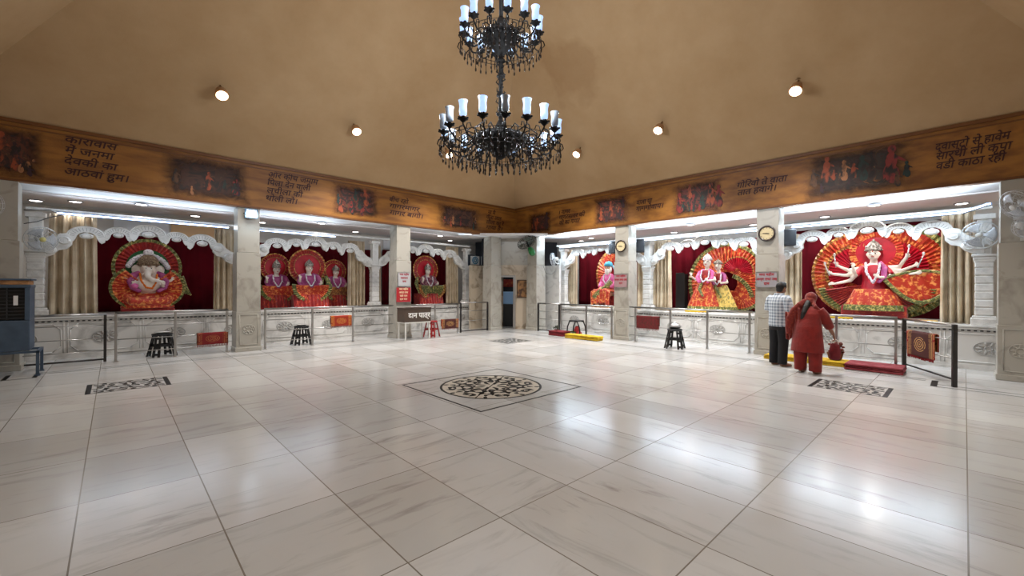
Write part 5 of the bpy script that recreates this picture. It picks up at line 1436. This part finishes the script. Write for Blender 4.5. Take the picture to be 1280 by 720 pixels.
t = thing('flower_bowl', 'small white bowl of dark leaves on the red folded mat', 'bowl')
mb = MB(); mb.lathe([(.04, 0), (.075, .05), (.08, .055), (.06, .04), (.002, .02)], seg=20); obj('bowl', mb, WHITEC, t, smooth=True)
mb = MB()
for k in range(12): mb.ell((.07 * math.cos(k), .05 * math.sin(k * 1.7), .07 + .03 * (k % 3)), (.04, .025, .012), 8, 6, (k, k * .3, k))
obj('leaves', mb, mat('dark_leaf', (44, 50, 32), .7), t, smooth=True)
put(t, RIGHT, -9.25, -.50, .157)

# offerings laid along the platform edge (right side)
for s, W, m, lab in ((-5.35, .62, YELM, 'yellow garland strip laid on the platform edge before the couple'), (-7.95, .40, mat('pale_cloth', (216, 214, 190), .8), 'pale folded cloth on the platform edge before the saint'), (-2.0, .5, YELM, 'yellow cloth on the platform edge below the many-armed idol'), (-.55, .34, mat('gold_cloth', (206, 170, 96), .7), 'small gold cloth on the platform edge right of the many-armed idol')):
    mb = MB(); mb.tube([(-W / 2 + W * i / 12, .01 * math.sin(i * 2), .038 + .006 * math.sin(i * 3)) for i in range(13)], .028, 8, .8); o = obj('offering_cloth', mb, m, None, smooth=True); tag(o, lab, 'cloth'); put(o, RIGHT, s, DR + .09, TR)

# ================================================================ CORNER DOORWAY
# side walls of the galleries next to the corner
def cwall(name, w, s0, s1, d0, d1, z0, z1, m): 
    mb = MB(); mb.box(((s0 + s1) / 2, (d0 + d1) / 2, (z0 + z1) / 2), (s1 - s0, d1 - d0, z1 - z0)); o = struct(name, mb, m); put(o, w, 0, 0, 0); return o
cwall('wall_corner_left', LEFT, 9.76, 11.4, .86, .96, 0, 2.40, M_BROWNM)
cwall('wall_corner_right', RIGHT, -11.9, -10.24, .80, .90, 0, 2.40, M_WHITE)
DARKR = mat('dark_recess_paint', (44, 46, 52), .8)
# corner alcove built diagonally behind the two corner pillars
A = Vector((10.56, 12.26, 0)); B = Vector((11.70, 11.12, 0)); u = (B - A).normalized(); nrm = Vector((u.y, -u.x, 0)) * -1
AL = (B - A).length; ang = math.atan2(u.y, u.x)
def alc(name, x0, x1, y0, y1, z0, z1, m, structure=True, parent=None):
    mb = MB(); mb.box(((x0 + x1) / 2, (y0 + y1) / 2, (z0 + z1) / 2), (x1 - x0, y1 - y0, z1 - z0))
    o = (struct if structure else obj)(name, mb, m, parent)
    if parent is None: o.location = A; o.rotation_euler = (0, 0, ang)
    return o
# local +y points away from the hall
alc('wall_corner_header', -.05, AL + .05, .0, .12, 2.03, ZB, M_PILLAR)
alc('trim_6', -.05, AL + .05, -.012, .0, 2.03, 2.42, M_BROWNM)
alc('wall_corner_side', .82, AL + .05, .0, .12, 0, 2.03, M_BROWNM)
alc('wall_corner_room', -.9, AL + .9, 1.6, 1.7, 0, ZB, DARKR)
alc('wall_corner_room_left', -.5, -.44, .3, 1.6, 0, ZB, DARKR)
alc('ceiling_corner', -1.2, AL + 1.2, -1.1, .0, ZB - .02, ZB + .04, M_PAINT)
t = thing('door_frame', 'bright steel frame of the open corner doorway', 'door frame')
mb = MB()
for x in (.05, .78): mb.box((x, .02, 1.01), (.09, .16, 2.02))
obj('jamb', mb, M_STEEL, t); mb = MB(); mb.box((.41, .02, 1.99), (.64, .15, .06)); obj('lintel', mb, M_STEEL, t)
t.location = A; t.rotation_euler = (0, 0, ang)
t = thing('framed_poster', 'tan poster in a frame on the wall right of the corner doorway', 'poster')
mb = MB(); mb.box((0, 0, 0), (.42, .03, .68)); obj('frame', mb, mat('dark_poster_frame', (62, 40, 24), .4), t)
mb = MB(); mb.box((0, -.018, 0), (.36, .006, .62)); obj('print', mb, mat('tan_print', (150, 108, 64), .6, noise=(5, (70, 44, 26), .45, .6)), t)
t.location = A + u * 1.08 - Vector((-u.y, u.x, 0)) * .02 + Vector((0, 0, 1.52)); t.rotation_euler = (0, 0, ang)
t = thing('blue_bed', 'pale blue sheeted stack inside the dark corner room', 'bed')
mb = MB(); mb.box((0, 0, .45), (.9, .4, .9)); obj('dark_base', mb, M_BLACKP, t, bevel=.02)
mb = MB(); mb.box((0, 0, 1.15), (.9, .4, .5)); obj('blue_sheet', mb, mat('pale_blue_sheet', (150, 186, 224), .8), t, bevel=.03)
t.location = A + u * .45 + Vector((-u.y, u.x, 0)) * 1.2; t.rotation_euler = (0, 0, ang)
mb = MB(); mb.box((0, 0, 0), (.5, .04, .32)); o = obj('red_sign', mb, mat('dark_red_plate', (140, 34, 26), .5, noise=(8, (180, 90, 40), .5, .65)), None, bevel=.01); tag(o, 'dark red plaque hanging inside the corner room', 'sign')
o.location = A + u * .45 + Vector((-u.y, u.x, 0)) * 1.5 + Vector((0, 0, 1.75)); o.rotation_euler = (0, 0, ang)
# green-bodied fan above the corner
t = thing('wall_fan', 'dark caged fan with a glossy green motor hanging in the corner under the painted band', 'fan', 'wall fans')
HM = Vector((0, -1, 0)).rotation_difference(Vector((-.02, .55, .83)).normalized()).to_matrix().to_4x4()
def hx(mb): mb.v = [tuple(HM @ Vector(p)) for p in mb.v]; return mb
RY = Matrix.Rotation(PI / 2, 4, 'X')
mb = MB(); mb.lathe([(.002, -.17), (.06, -.16), (.105, -.10), (.12, 0), (.10, .12), (.06, .18), (.002, .19)], (0, 0, 0), 24, RY); obj('motor', hx(mb), mat('glossy_green_enamel', (10, 110, 50), .2, coat=.5), t, smooth=True)
mb = MB(); mb.tube([(0, -.15, 0), (0, -.46, 0)], .022, 8); mb.tube([(0, -.22, 0), (.05, -.30, .10), (.22, -.52, .20)], .018, 8); obj('bracket', hx(mb), M_IRON, t, smooth=True)
mb = MB()
for rr, y in ((.36, -.42), (.35, -.37), (.35, -.47), (.26, -.33), (.15, -.31), (.22, -.50)): mb.torus((0, y, 0), rr, .008 if rr == .36 else .005, 36, 6)
for k in range(16):
    a = 2 * PI * k / 16; c_, s_ = math.cos(a), math.sin(a)
    mb.tube([(.05 * c_, -.30, .05 * s_), (.26 * c_, -.33, .26 * s_), (.35 * c_, -.37, .35 * s_), (.36 * c_, -.42, .36 * s_), (.35 * c_, -.47, .35 * s_), (.08 * c_, -.51, .08 * s_)], .004, 5)
obj('cage', hx(mb), M_IRON, t, smooth=True)
for k in range(3):
    a0 = 2 * PI * k / 3; mb = MB()
    mb.grid(lambda q, v: ((.04 + .27 * v) * math.cos(a0 + (q - .5) * 1.2), -.42 + .05 * (q - .5), (.04 + .27 * v) * math.sin(a0 + (q - .5) * 1.2)), 8, 6)
    obj('blade', hx(mb), mat('grey_green_blade', (88, 96, 88), .4), t, smooth=True, solid=.003)
t.location = (10.92, 10.62, 2.86)
# dark recess with vents above the left corner wall
t = thing('vent_unit', 'dark unit with two round white vents in the recess left of the corner', 'vent')
mb = MB(); mb.box((0, 0, 0), (1.1, .10, .42)); obj('casing', mb, mat('dark_blue_casing', (24, 34, 48), .5), t, bevel=.01)
for x in (-.26, .26):
    mb = MB(); mb.box((x, -.055, 0), (.44, .02, .34)); obj('vent_plate', mb, WHITEC, t, bevel=.01)
    mb = MB(); mb.torus((x, -.07, 0), .13, .022, 28, 8); mb.torus((x, -.07, 0), .06, .02, 20, 8); obj('vent_ring', mb, mat('teal_ring', (50, 110, 140), .4), t, smooth=True)
put(t, LEFT, 10.55, 1.34, 2.62)

# ================================================================ CEILING SPOTLIGHTS
def make_spot():
    t = thing('ceiling_spotlight', 'x', 'spotlight', 'spotlights hanging from the sloping ceiling')
    mb = MB(); mb.tube([(0, 0, 0), (0, 0, .17)], .016, 8); mb.lathe([(.05, .155), (.05, .18)], seg=16); obj('stem', mb, mat('brass_brown', (120, 90, 56), .4, .4), t)
    mb = MB(); mb.lathe([(.055, .02), (.085, -.02), (.10, -.12), (.10, -.15), (.092, -.15), (.085, -.08), (.04, .0)], seg=24); obj('can', mb, mat('pale_brown_can', (170, 130, 92), .4), t, smooth=True)
    mb = MB(); mb.lathe([(.086, -.15), (.06, -.158), (.002, -.162)], seg=24); obj('lens', mb, mat('spot_glow', (255, 255, 255), .3, emit=((255, 226, 190), E_DISC)), t, smooth=True)
    return t
sp0 = make_spot(); k0 = True
for (x, y, lab) in ((1.66, 10.73, 'ceiling spotlight farthest left on the left slope'), (4.59, 10.79, 'middle ceiling spotlight on the left slope'), (7.46, 10.76, 'ceiling spotlight on the left slope just below the chandelier'),
                    (10.16, 8.03, 'ceiling spotlight on the right slope just right of the chandelier'), (10.11, 5.37, 'middle ceiling spotlight on the right slope'), (10.10, 2.37, 'ceiling spotlight farthest right on the right slope')):
    s = sp0 if k0 else dup(sp0); k0 = False
    s['label'] = lab
    left = y > 10
    lens = Vector((0, 0, 1.55)).lerp(Vector((x, y, 5.57)), .97)
    rot = Euler((math.radians(-38), 0, 0)) if left else Euler((0, math.radians(38), 0))
    ax = rot.to_matrix() @ Vector((0, 0, -1))
    s.scale = (1.2, 1.2, 1.2); s.rotation_euler = rot; s.location = lens - ax * .19
    spot('ceiling_spot_lamp', lens + ax * .06, P_SPOT * {'farthest left': .35, 'farthest right': .75}.get(' '.join(lab.split()[2:4]), 1.0), WARM, 106, .7, r=.08)

# the matching lamps on the two slopes behind the camera
for (x, y, k) in ((1.7, -.35, .6), (4.6, -.35, .75), (7.5, -.35, .75), (-.95, 2.4, .5), (-.95, 5.4, .4), (-.95, 8.0, .25)):
    spot('ceiling_spot_lamp', (x, y, 5.45), P_SPOT * k * .38, WARM, 106, .7, r=.08)

# ================================================================ CHANDELIER
CX, CY = 4.465, 5.04
ch = thing('chandelier', 'two-tier black iron chandelier with frosted glass shades', 'chandelier')
ch.location = (CX, CY, 0)
mb = MB(); mb.tube([(0, 0, 3.62), (0, 0, APX[2] - 1.0 + .4)], .035, 12)
for i in range(34):
    z = 4.25 + i * .037; a = i * 2.4
    mb.tube([(.03 * math.cos(a), .03 * math.sin(a), z), (.075 * math.cos(a + .5), .075 * math.sin(a + .5), z + .03), (.06 * math.cos(a + 1.1), .06 * math.sin(a + 1.1), z + .07)], [.012, .011, .004], 6)
for z in (4.3, 4.6, 4.9, 5.15): mb.torus((0, 0, z), .05, .02, 18, 8, 'Z')
obj('stem', mb, M_IRON, ch, smooth=True)
def hub(z, R):
    mb = MB(); mb.lathe([(.02, -.30), (.08, -.26), (.14, -.16), (R, -.06), (R + .03, .0), (R, .06), (.16, .14), (.10, .2), (.05, .3), (.03, .34)], (0, 0, z), 28)
    for k in range(16):
        a = 2 * PI * k / 16; mb.ell((R * math.cos(a), R * math.sin(a), z), (.05, .05, .07), 8, 6)
    obj('hub', mb, M_IRON, ch, smooth=True)
hub(3.88, .40); hub(5.52, .26)
M_SH_ON = mat('lit_frosted_glass', (120, 130, 145), .4, emit=((176, 208, 255), E_SHADE))
M_SH_OFF = mat('unlit_frosted_glass', (150, 160, 172), .25, alpha=.75)
def arm(a, z, R, r0, s, lit):
    ca, sa = math.cos(a), math.sin(a)
    def P(r, zz): return (r * ca, r * sa, z + zz)
    mb = MB()
    mb.tube([P(r0, .02), P(r0 + (R - r0) * .25, -.10 * s), P(r0 + (R - r0) * .55, -.17 * s), P(r0 + (R - r0) * .82, -.13 * s), P(R, -.02), P(R, .03)], [.016, .015, .014, .013, .012, .012], 8)
    mb.tube([P(r0, .06), P(r0 + (R - r0) * .3, .10 * s), P(r0 + (R - r0) * .5, .02), P(r0 + (R - r0) * .42, -.07), P(r0 + (R - r0) * .32, -.02)], .010, 7)
    mb.tube([P(R, -.04), P(R + .07, -.08), P(R + .09, -.14), P(R + .06, -.18)], [.010, .010, .009, .005], 6)
    mb.tube([P(R * .93, -.08), P(R * .9, .02), P(R * .83, .05), P(R * .8, .0)], .008, 6)
    mb.lathe([(.012, -.03), (.03, -.015), (.062, .02), (.07, .028), (.05, .03), (.03, .035), (.026, .06)], P(R, .03), 14)
    for k in range(6):
        b = 2 * PI * k / 6; mb.ell((P(R, 0)[0] + .065 * math.cos(b), P(R, 0)[1] + .065 * math.sin(b), z + .06), (.022, .022, .014), 8, 6)
    o = obj('arm', mb, M_IRON, ch, smooth=True)
    mb = MB(); mb.lathe([(.032, .07), (.052, .08), (.056, .14), (.052, .20), (.060, .255), (.068, .275), (.062, .275), (.052, .24), (.045, .19), (.047, .10), (.02, .085)], P(R, .03), 20)
    obj('glass_shade', mb, M_SH_ON if lit else M_SH_OFF, o, smooth=True)
NL, NU = 18, 14
off = {3, 7, 8, 15}
view = math.atan2(-CY, -CX)
for k in range(NL): arm(view + 2 * PI * (k + .2) / NL, 3.88, .90, .36, 1.0, k not in (0, 3, 14, 15, 12))
for k in range(NU): arm(view + 2 * PI * (k + .35) / NU, 5.52, .60, .22, .8, True)
mb = MB(); rnd = random.Random(11)
def drops(z, R, n, dz):
    for k in range(n):
        a = 2 * PI * k / n; x, y = R * math.cos(a), R * math.sin(a); h = .06 + .10 * rnd.random()
        mb.tube([(x, y, z + dz), (x, y, z + dz - h)], .007, 5); mb.ell((x, y, z + dz - h - .025), (.014, .014, .036), 8, 6)
for R, n, dz in ((.95, 54, -.12), (.80, 46, -.14), (.66, 40, -.18), (.50, 32, -.18), (.36, 24, -.14), (.22, 14, -.18)): drops(3.88, R, n, dz)
for R, n, dz in ((.64, 40, -.10), (.50, 32, -.12), (.36, 24, -.13), (.22, 16, -.12)): drops(5.52, R, n, dz)
for z, R in ((3.76, .95), (3.74, .80), (3.70, .66), (3.70, .50), (5.42, .64), (5.40, .50)): mb.torus((0, 0, z), R, .005, 64, 5, 'Z')
o = obj('crystal_drops', mb, mat('smoky_crystal', (34, 26, 22), .2, .2), ch, smooth=True); o['kind'] = 'stuff'
for k in range(6):
    a = 2 * PI * k / 6 + .3; point('chandelier_bulb', (CX + .9 * math.cos(a), CY + .9 * math.sin(a), 4.32), P_CHAND / 6, (.86, .93, 1.0), .08)
for k in range(3):
    a = 2 * PI * k / 3; point('chandelier_bulb_top', (CX + .6 * math.cos(a), CY + .6 * math.sin(a), 5.92), P_CHAND / 7, (.86, .93, 1.0), .08)

# cables
def cable(name, pts, label, r=.008):
    mb = MB(); mb.tube(pts, r, 6); o = obj(name, mb, M_CABLE, None, smooth=True); tag(o, label, 'cable')
cable('wall_cable', [wp(LEFT, -1.25, .52, 3.0), wp(LEFT, -1.1, .75, 3.05), wp(LEFT, -.95, 1.0, 3.1), wp(LEFT, -.8, 1.2, 3.07)], 'black cable slung from the far left pillar to the LED strip')
cable('wall_cable', [wp(LEFT, -1.25, .52, 2.74), wp(LEFT, -1.1, .75, 2.82), wp(LEFT, -.95, 1.0, 2.95), wp(LEFT, -.8, 1.2, 3.04)], 'lower black cable beside the left fan')
cable('wall_cable', [wp(RIGHT, -10.58, .30, 2.36), wp(RIGHT, -10.56, .42, 2.1), wp(RIGHT, -10.45, .6, 2.05), wp(RIGHT, -10.4, .8, 2.2), wp(RIGHT, -10.4, 1.0, 2.5)], 'thin cable looping from the corner pillar to the fan by the saint', .006)

# ================================================================ PEOPLE
def finger_hand(mb, wrist, d, palm_n, side, s=1.0, curl=.5):
    """five-fingered hand; d = direction of fingers, palm_n = palm normal, side = thumb side"""
    w, d, n, sd = Vector(wrist), Vector(d).normalized(), Vector(palm_n).normalized(), Vector(side).normalized()
    c = w + d * .05 * s
    for k in range(4):
        off = sd * (.030 - k * .020) * s
        mb.tube([w + off * .5, c + off * .8, w + d * .09 * s + off], [.018 * s, .016 * s, .012 * s], 8)
        L = (.070, .080, .074, .056)[k] * s
        a = w + d * .088 * s + off
        b = a + (d * math.cos(curl * .6) + n * math.sin(curl * .6)) * L * .45
        e = b + (d * math.cos(curl * 1.5) + n * math.sin(curl * 1.5)) * L * .33
        f = e + (d * math.cos(curl * 2.3) + n * math.sin(curl * 2.3)) * L * .25
        mb.tube([a, b, e, f], [.0105 * s, .0098 * s, .009 * s, .0075 * s], 8)
    t0 = w + d * .025 * s + sd * .03 * s
    t1 = t0 + (d * .5 + sd * .8 + n * .2).normalized() * .04 * s; t2 = t1 + (d * .9 + sd * .3 + n * .4).normalized() * .032 * s
    mb.tube([t0, t1, t2], [.014 * s, .012 * s, .009 * s], 8)

def rot_to(t, loc, face):
    t.location = (loc[0], loc[1], 0); t.rotation_euler = (0, 0, math.atan2(face[0], -face[1]))

# --- man in a checked shirt (his front is -y, his right hand side is -x)
man = thing('person', 'man seen from behind in a blue-grey checked shirt and black trousers', 'person')
HX, HY, HZ = -.015, -.045, 1.575
mb = MB()
mb.loft([(0, 0, .84, .155, .11), (0, 0, .95, .16, .115), (0, 0, 1.08, .15, .105), (0, 0, 1.25, .175, .115), (0, .0, 1.36, .165, .10), (0, .0, 1.42, .09, .07), (0, -.01, 1.47, .058, .06), (HX * .6, -.03, 1.53, .055, .06)], 22)
for sg in (-1, 1):
    mb.tube([(sg * .09, 0, .90), (sg * .10, -.01, .68), (sg * .105, -.01, .47), (sg * .105, .01, .27), (sg * .105, .03, .09)], [.088, .078, .058, .052, .038], 14)
    mb.tube([(sg * .105, .06, .045), (sg * .11, -.02, .045), (sg * .12, -.10, .032), (sg * .125, -.17, .024)], [.035, .042, .038, .024], 12)
    for q in range(5): mb.ell((sg * (.100 + .012 * q), -.185 + .006 * q, .018), (.009 if q else .012, .018, .011), 8, 6)
    mb.tube([(sg * .165, .0, 1.375), (sg * .205, .015, 1.30), (sg * .235, .0, 1.12), (sg * .19, -.13, 1.06), (sg * .075, -.25, 1.10)], [.062, .056, .045, .040, .028], 12)
    finger_hand(mb, (sg * .07, -.255, 1.105), (-sg * .35, -.55, .5), (-sg, .2, .2), (0, -.2, 1), 1.0, .35)
mb.ell((HX, HY, HZ), (.074, .092, .112), 22, 16); mb.ell((HX, HY - .035, HZ - .065), (.05, .055, .045), 16, 10)
mb.tube([(HX, HY - .085, HZ + .012), (HX, HY - .112, HZ - .022), (HX, HY - .088, HZ - .03)], [.010, .017, .011], 8)
for sg in (-1, 1): mb.ell((HX + sg * .077, HY + .008, HZ - .006), (.010, .020, .032), 10, 8, (0, 0, sg * .3))
obj('body', mb, M_SKIN, man, remesh=.008, relax=4)
mb = MB()
for sg in (-1, 1): mb.ell((HX + sg * .032, HY - .082, HZ + .012), (.014, .008, .008), 10, 6)
obj('eyes', mb, M_EYEB, man, smooth=True)
mb = MB(); mb.ell((HX, HY - .088, HZ - .058), (.024, .008, .007), 10, 6); obj('mouth', mb, M_LIP, man, smooth=True)
mb = MB(); mb.ell((HX, HY + .018, HZ + .03), (.086, .094, .098), 20, 14); mb.ell((HX, HY + .05, HZ - .03), (.074, .052, .062), 16, 10); mb.ell((HX, HY - .03, HZ + .085), (.07, .07, .04), 14, 10)
for sg in (-1, 1): mb.ell((HX + sg * .072, HY - .02, HZ + .03), (.014, .03, .05), 10, 8)
obj('hair', mb, M_HAIR, man, remesh=.009, relax=3)
mb = MB()
mb.loft([(0, .0, .80, .205, .145), (0, .005, .86, .206, .148), (0, .005, 1.0, .198, .142), (0, .005, 1.15, .205, .145), (0, .005, 1.28, .212, .142), (0, .004, 1.37, .195, .118), (0, .002, 1.425, .125, .088), (0, -.002, 1.455, .075, .072)], 28)
for sg in (-1, 1): mb.tube([(sg * .15, .0, 1.38), (sg * .20, .012, 1.33), (sg * .235, .012, 1.22), (sg * .250, .004, 1.11)], [.082, .084, .080, .078], 16)
mb.torus((0, .0, 1.462), .072, .014, 24, 8, 'Z')
obj('checked_shirt', mb, plaid_material(), man, remesh=.009, relax=3)
mb = MB()
mb.loft([(0, .005, .74, .19, .13), (0, .005, .84, .19, .135), (0, 0, .97, .178, .125)], 22)
for sg in (-1, 1): mb.tube([(sg * .09, 0, .88), (sg * .10, -.005, .68), (sg * .105, -.005, .47), (sg * .107, .012, .25), (sg * .108, .02, .045)], [.115, .106, .09, .084, .080], 16)
obj('trousers', mb, mat('black_cotton', (24, 24, 28), .85), man, remesh=.010, relax=3)
rot_to(man, (9.86, 2.58), (1, -.55))

# --- woman in orange-red kurta and dupatta
wo = thing('person', 'woman seen from behind in an orange-red tunic, trousers and head scarf', 'person')
WHX, WHY, WHZ = .02, -.15, 1.365
mb = MB()
mb.loft([(0, .04, .74, .165, .13), (0, .04, .85, .165, .13), (0, .02, .97, .14, .11), (0, -.02, 1.10, .16, .115), (0, -.05, 1.18, .15, .095), (0, -.07, 1.23, .07, .065), (.01, -.10, 1.30, .05, .053)], 22)
for sg in (-1, 1):
    mb.tube([(sg * .09, .03, .80), (sg * .10, .01, .60), (sg * .105, .0, .40), (sg * .11, .02, .22), (sg * .115, .03, .08)], [.09, .078, .058, .048, .034], 14)
    mb.tube([(sg * .115, .06, .035), (sg * .12, -.03, .036), (sg * .13, -.10, .026), (sg * .135, -.15, .020)], [.030, .036, .032, .020], 12)
    for q in range(5): mb.ell((sg * (.112 + .010 * q), -.162 + .006 * q, .014), (.008, .016, .009), 8, 6)
# right arm (-x) hangs and reaches forward, left arm folded in front
mb.tube([(-.15, -.05, 1.17), (-.22, -.08, 1.05), (-.26, -.12, .92), (-.275, -.22, .78), (-.28, -.28, .72)], [.058, .052, .043, .034, .026], 12)
finger_hand(mb, (-.282, -.29, .71), (-.05, -.35, -.9), (.3, .2, 0), (.3, -.9, 0), .92, .9)
mb.tube([(.15, -.05, 1.17), (.22, -.08, 1.05), (.24, -.13, .95), (.16, -.26, .95), (.06, -.34, .98)], [.058, .052, .043, .034, .026], 12)
finger_hand(mb, (.05, -.345, .98), (-.7, -.5, .2), (-.3, .9, 0), (0, 0, 1), .92, .5)
mb.ell((WHX, WHY, WHZ), (.070, .086, .105), 22, 16, (.35, 0, 0)); mb.ell((WHX, WHY - .055, WHZ - .055), (.045, .048, .04), 16, 10)
mb.tube([(WHX, WHY - .085, WHZ + .0), (WHX, WHY - .112, WHZ - .035), (WHX, WHY - .086, WHZ - .04)], [.009, .015, .010], 8)
for sg in (-1, 1): mb.ell((WHX + sg * .073, WHY + .01, WHZ - .01), (.010, .018, .028), 10, 8)
obj('body', mb, M_SKIN, wo, remesh=.008, relax=4)
mb = MB()
for sg in (-1, 1): mb.ell((WHX + sg * .03, WHY - .084, WHZ - .002), (.013, .008, .007), 10, 6)
obj('eyes', mb, M_EYEB, wo, smooth=True)
mb = MB(); mb.ell((WHX, WHY - .098, WHZ - .07), (.021, .008, .006), 10, 6); obj('mouth', mb, M_LIP, wo, smooth=True)
mb = MB(); mb.ell((WHX, WHY + .02, WHZ + .02), (.078, .085, .09), 18, 12); mb.tube([(WHX, WHY + .08, WHZ - .02), (.02, .055, 1.22), (.03, .105, 1.12), (.045, .125, 1.02), (.05, .125, .95)], [.055, .05, .048, .038, .018], 12)
obj('hair', mb, M_HAIR, wo, remesh=.009, relax=3)
RED1 = mat('orange_red_cotton', (132, 20, 8), .85, noise=(9, (112, 14, 6), .4, .7), bump=(20, .3), sheen=.2)
RED2 = mat('rust_red_georgette', (120, 24, 13), .8, noise=(26, (160, 62, 30), .56, .7), bump=(24, .5), sheen=.2)
mb = MB()
mb.loft([(0, .05, .40, .275, .19), (0, .05, .52, .262, .185), (0, .045, .70, .245, .175), (0, .035, .86, .222, .165), (0, .015, .99, .20, .145), (0, -.015, 1.10, .205, .145), (0, -.04, 1.18, .19, .12), (0, -.06, 1.235, .10, .085)], 30)
mb.tube([(-.15, -.04, 1.17), (-.21, -.07, 1.08), (-.25, -.11, .95), (-.268, -.18, .85)], [.085, .088, .082, .072], 16)
mb.tube([(.15, -.04, 1.17), (.21, -.07, 1.08), (.245, -.12, .97), (.20, -.20, .95)], [.085, .088, .080, .070], 16)
obj('tunic', mb, RED1, wo, remesh=.010, relax=3)
mb = MB()
for sg in (-1, 1): mb.tube([(sg * .10, .04, .62), (sg * .12, .03, .42), (sg * .125, .03, .22), (sg * .125, .03, .05)], [.125, .118, .105, .10], 18)
obj('loose_trousers', mb, RED1, wo, remesh=.010, relax=3)
# head scarf: hood over the head, falling over her left shoulder
mb = MB()
mb.ell((WHX, WHY + .03, WHZ + .025), (.098, .098, .112), 20, 14, (.3, 0, 0)); mb.ell((WHX + .0, WHY + .085, WHZ - .06), (.10, .07, .11), 18, 12)
mb.tube([(WHX + .05, WHY + .09, WHZ - .05), (.12, .03, 1.24), (.19, .06, 1.14), (.24, .10, 1.0), (.27, .10, .84), (.28, .08, .70)], [.075, .085, .10, .10, .09, .06], 16, .55)
mb.tube([(WHX - .06, WHY + .09, WHZ - .06), (-.11, .01, 1.22), (-.15, -.01, 1.17), (-.16, -.08, 1.10)], [.05, .05, .045, .03], 14, .6)
obj('head_scarf', mb, RED2, wo, remesh=.010, relax=3)
mb = MB()
mb.grid(lambda u, v: (.09 + .30 * u - .03 * v, .13 - .10 * u + .022 * math.sin(u * 26 + v * 2) + .03 * v, 1.20 - .52 * v - .10 * u + .02 * math.sin(u * 14)), 44, 16)
obj('scarf_fall', mb, RED2, wo, smooth=True, solid=.008)
rot_to(wo, (9.42, 1.98), (1, -.22))
# carry bag in her right hand
bag = thing('cloth_bag', 'maroon cloth carry bag hanging from the right hand of the woman', 'bag')
mb = MB(); mb.loft([(0, 0, -.37, .05, .04), (0, 0, -.35, .075, .06), (0, 0, -.24, .092, .062), (0, 0, -.12, .07, .04), (0, 0, -.07, .06, .022)], 20); obj('sack', mb, mat('maroon_bag_cloth', (110, 18, 28), .8, bump=(14, .6)), bag, smooth=True)
for y in (-.02, .02):
    mb = MB(); mb.tube([(-.05, y, -.08), (-.04, y * .6, -.02), (0, y * .3, .015), (.04, y * .6, -.02), (.05, y, -.08)], .006, 6); obj('handle', mb, mat('white_cord', (226, 220, 214), .7), bag, smooth=True)
rm = Matrix.Rotation(wo.rotation_euler[2], 3, 'Z')
bag.location = Vector((9.42, 1.98, 0)) + rm @ Vector((-.287, -.325, .63)); bag.rotation_euler = (0, 0, wo.rotation_euler[2] + .4)
# basket of dry flowers
t = thing('flower_basket', 'small brown basket of dried flowers on the yellow mat beyond the woman', 'basket')
mb = MB(); mb.lathe([(.08, 0), (.11, .02), (.14, .14), (.145, .15), (.13, .145), (.09, .02), (.002, .02)], seg=24); obj('wicker', mb, mat('brown_wicker', (110, 66, 40), .8, bump=(60, .8)), t, smooth=True)
mb = MB(); rnd = random.Random(5)
for k in range(34):
    a = rnd.random() * 6.28; r = .13 * rnd.random() ** .5; h = .16 + .20 * rnd.random()
    mb.tube([(r * .5 * math.cos(a), r * .5 * math.sin(a), .1), (r * math.cos(a), r * math.sin(a), h)], .004, 5); mb.ell((r * math.cos(a), r * math.sin(a), h), (.03, .03, .022), 8, 6)
obj('dried_flowers', mb, mat('dried_brown_flowers', (96, 44, 34), .8, noise=(20, (150, 84, 60), .45, .65)), t, smooth=True)
put(t, RIGHT, -1.82, -.36, .104)
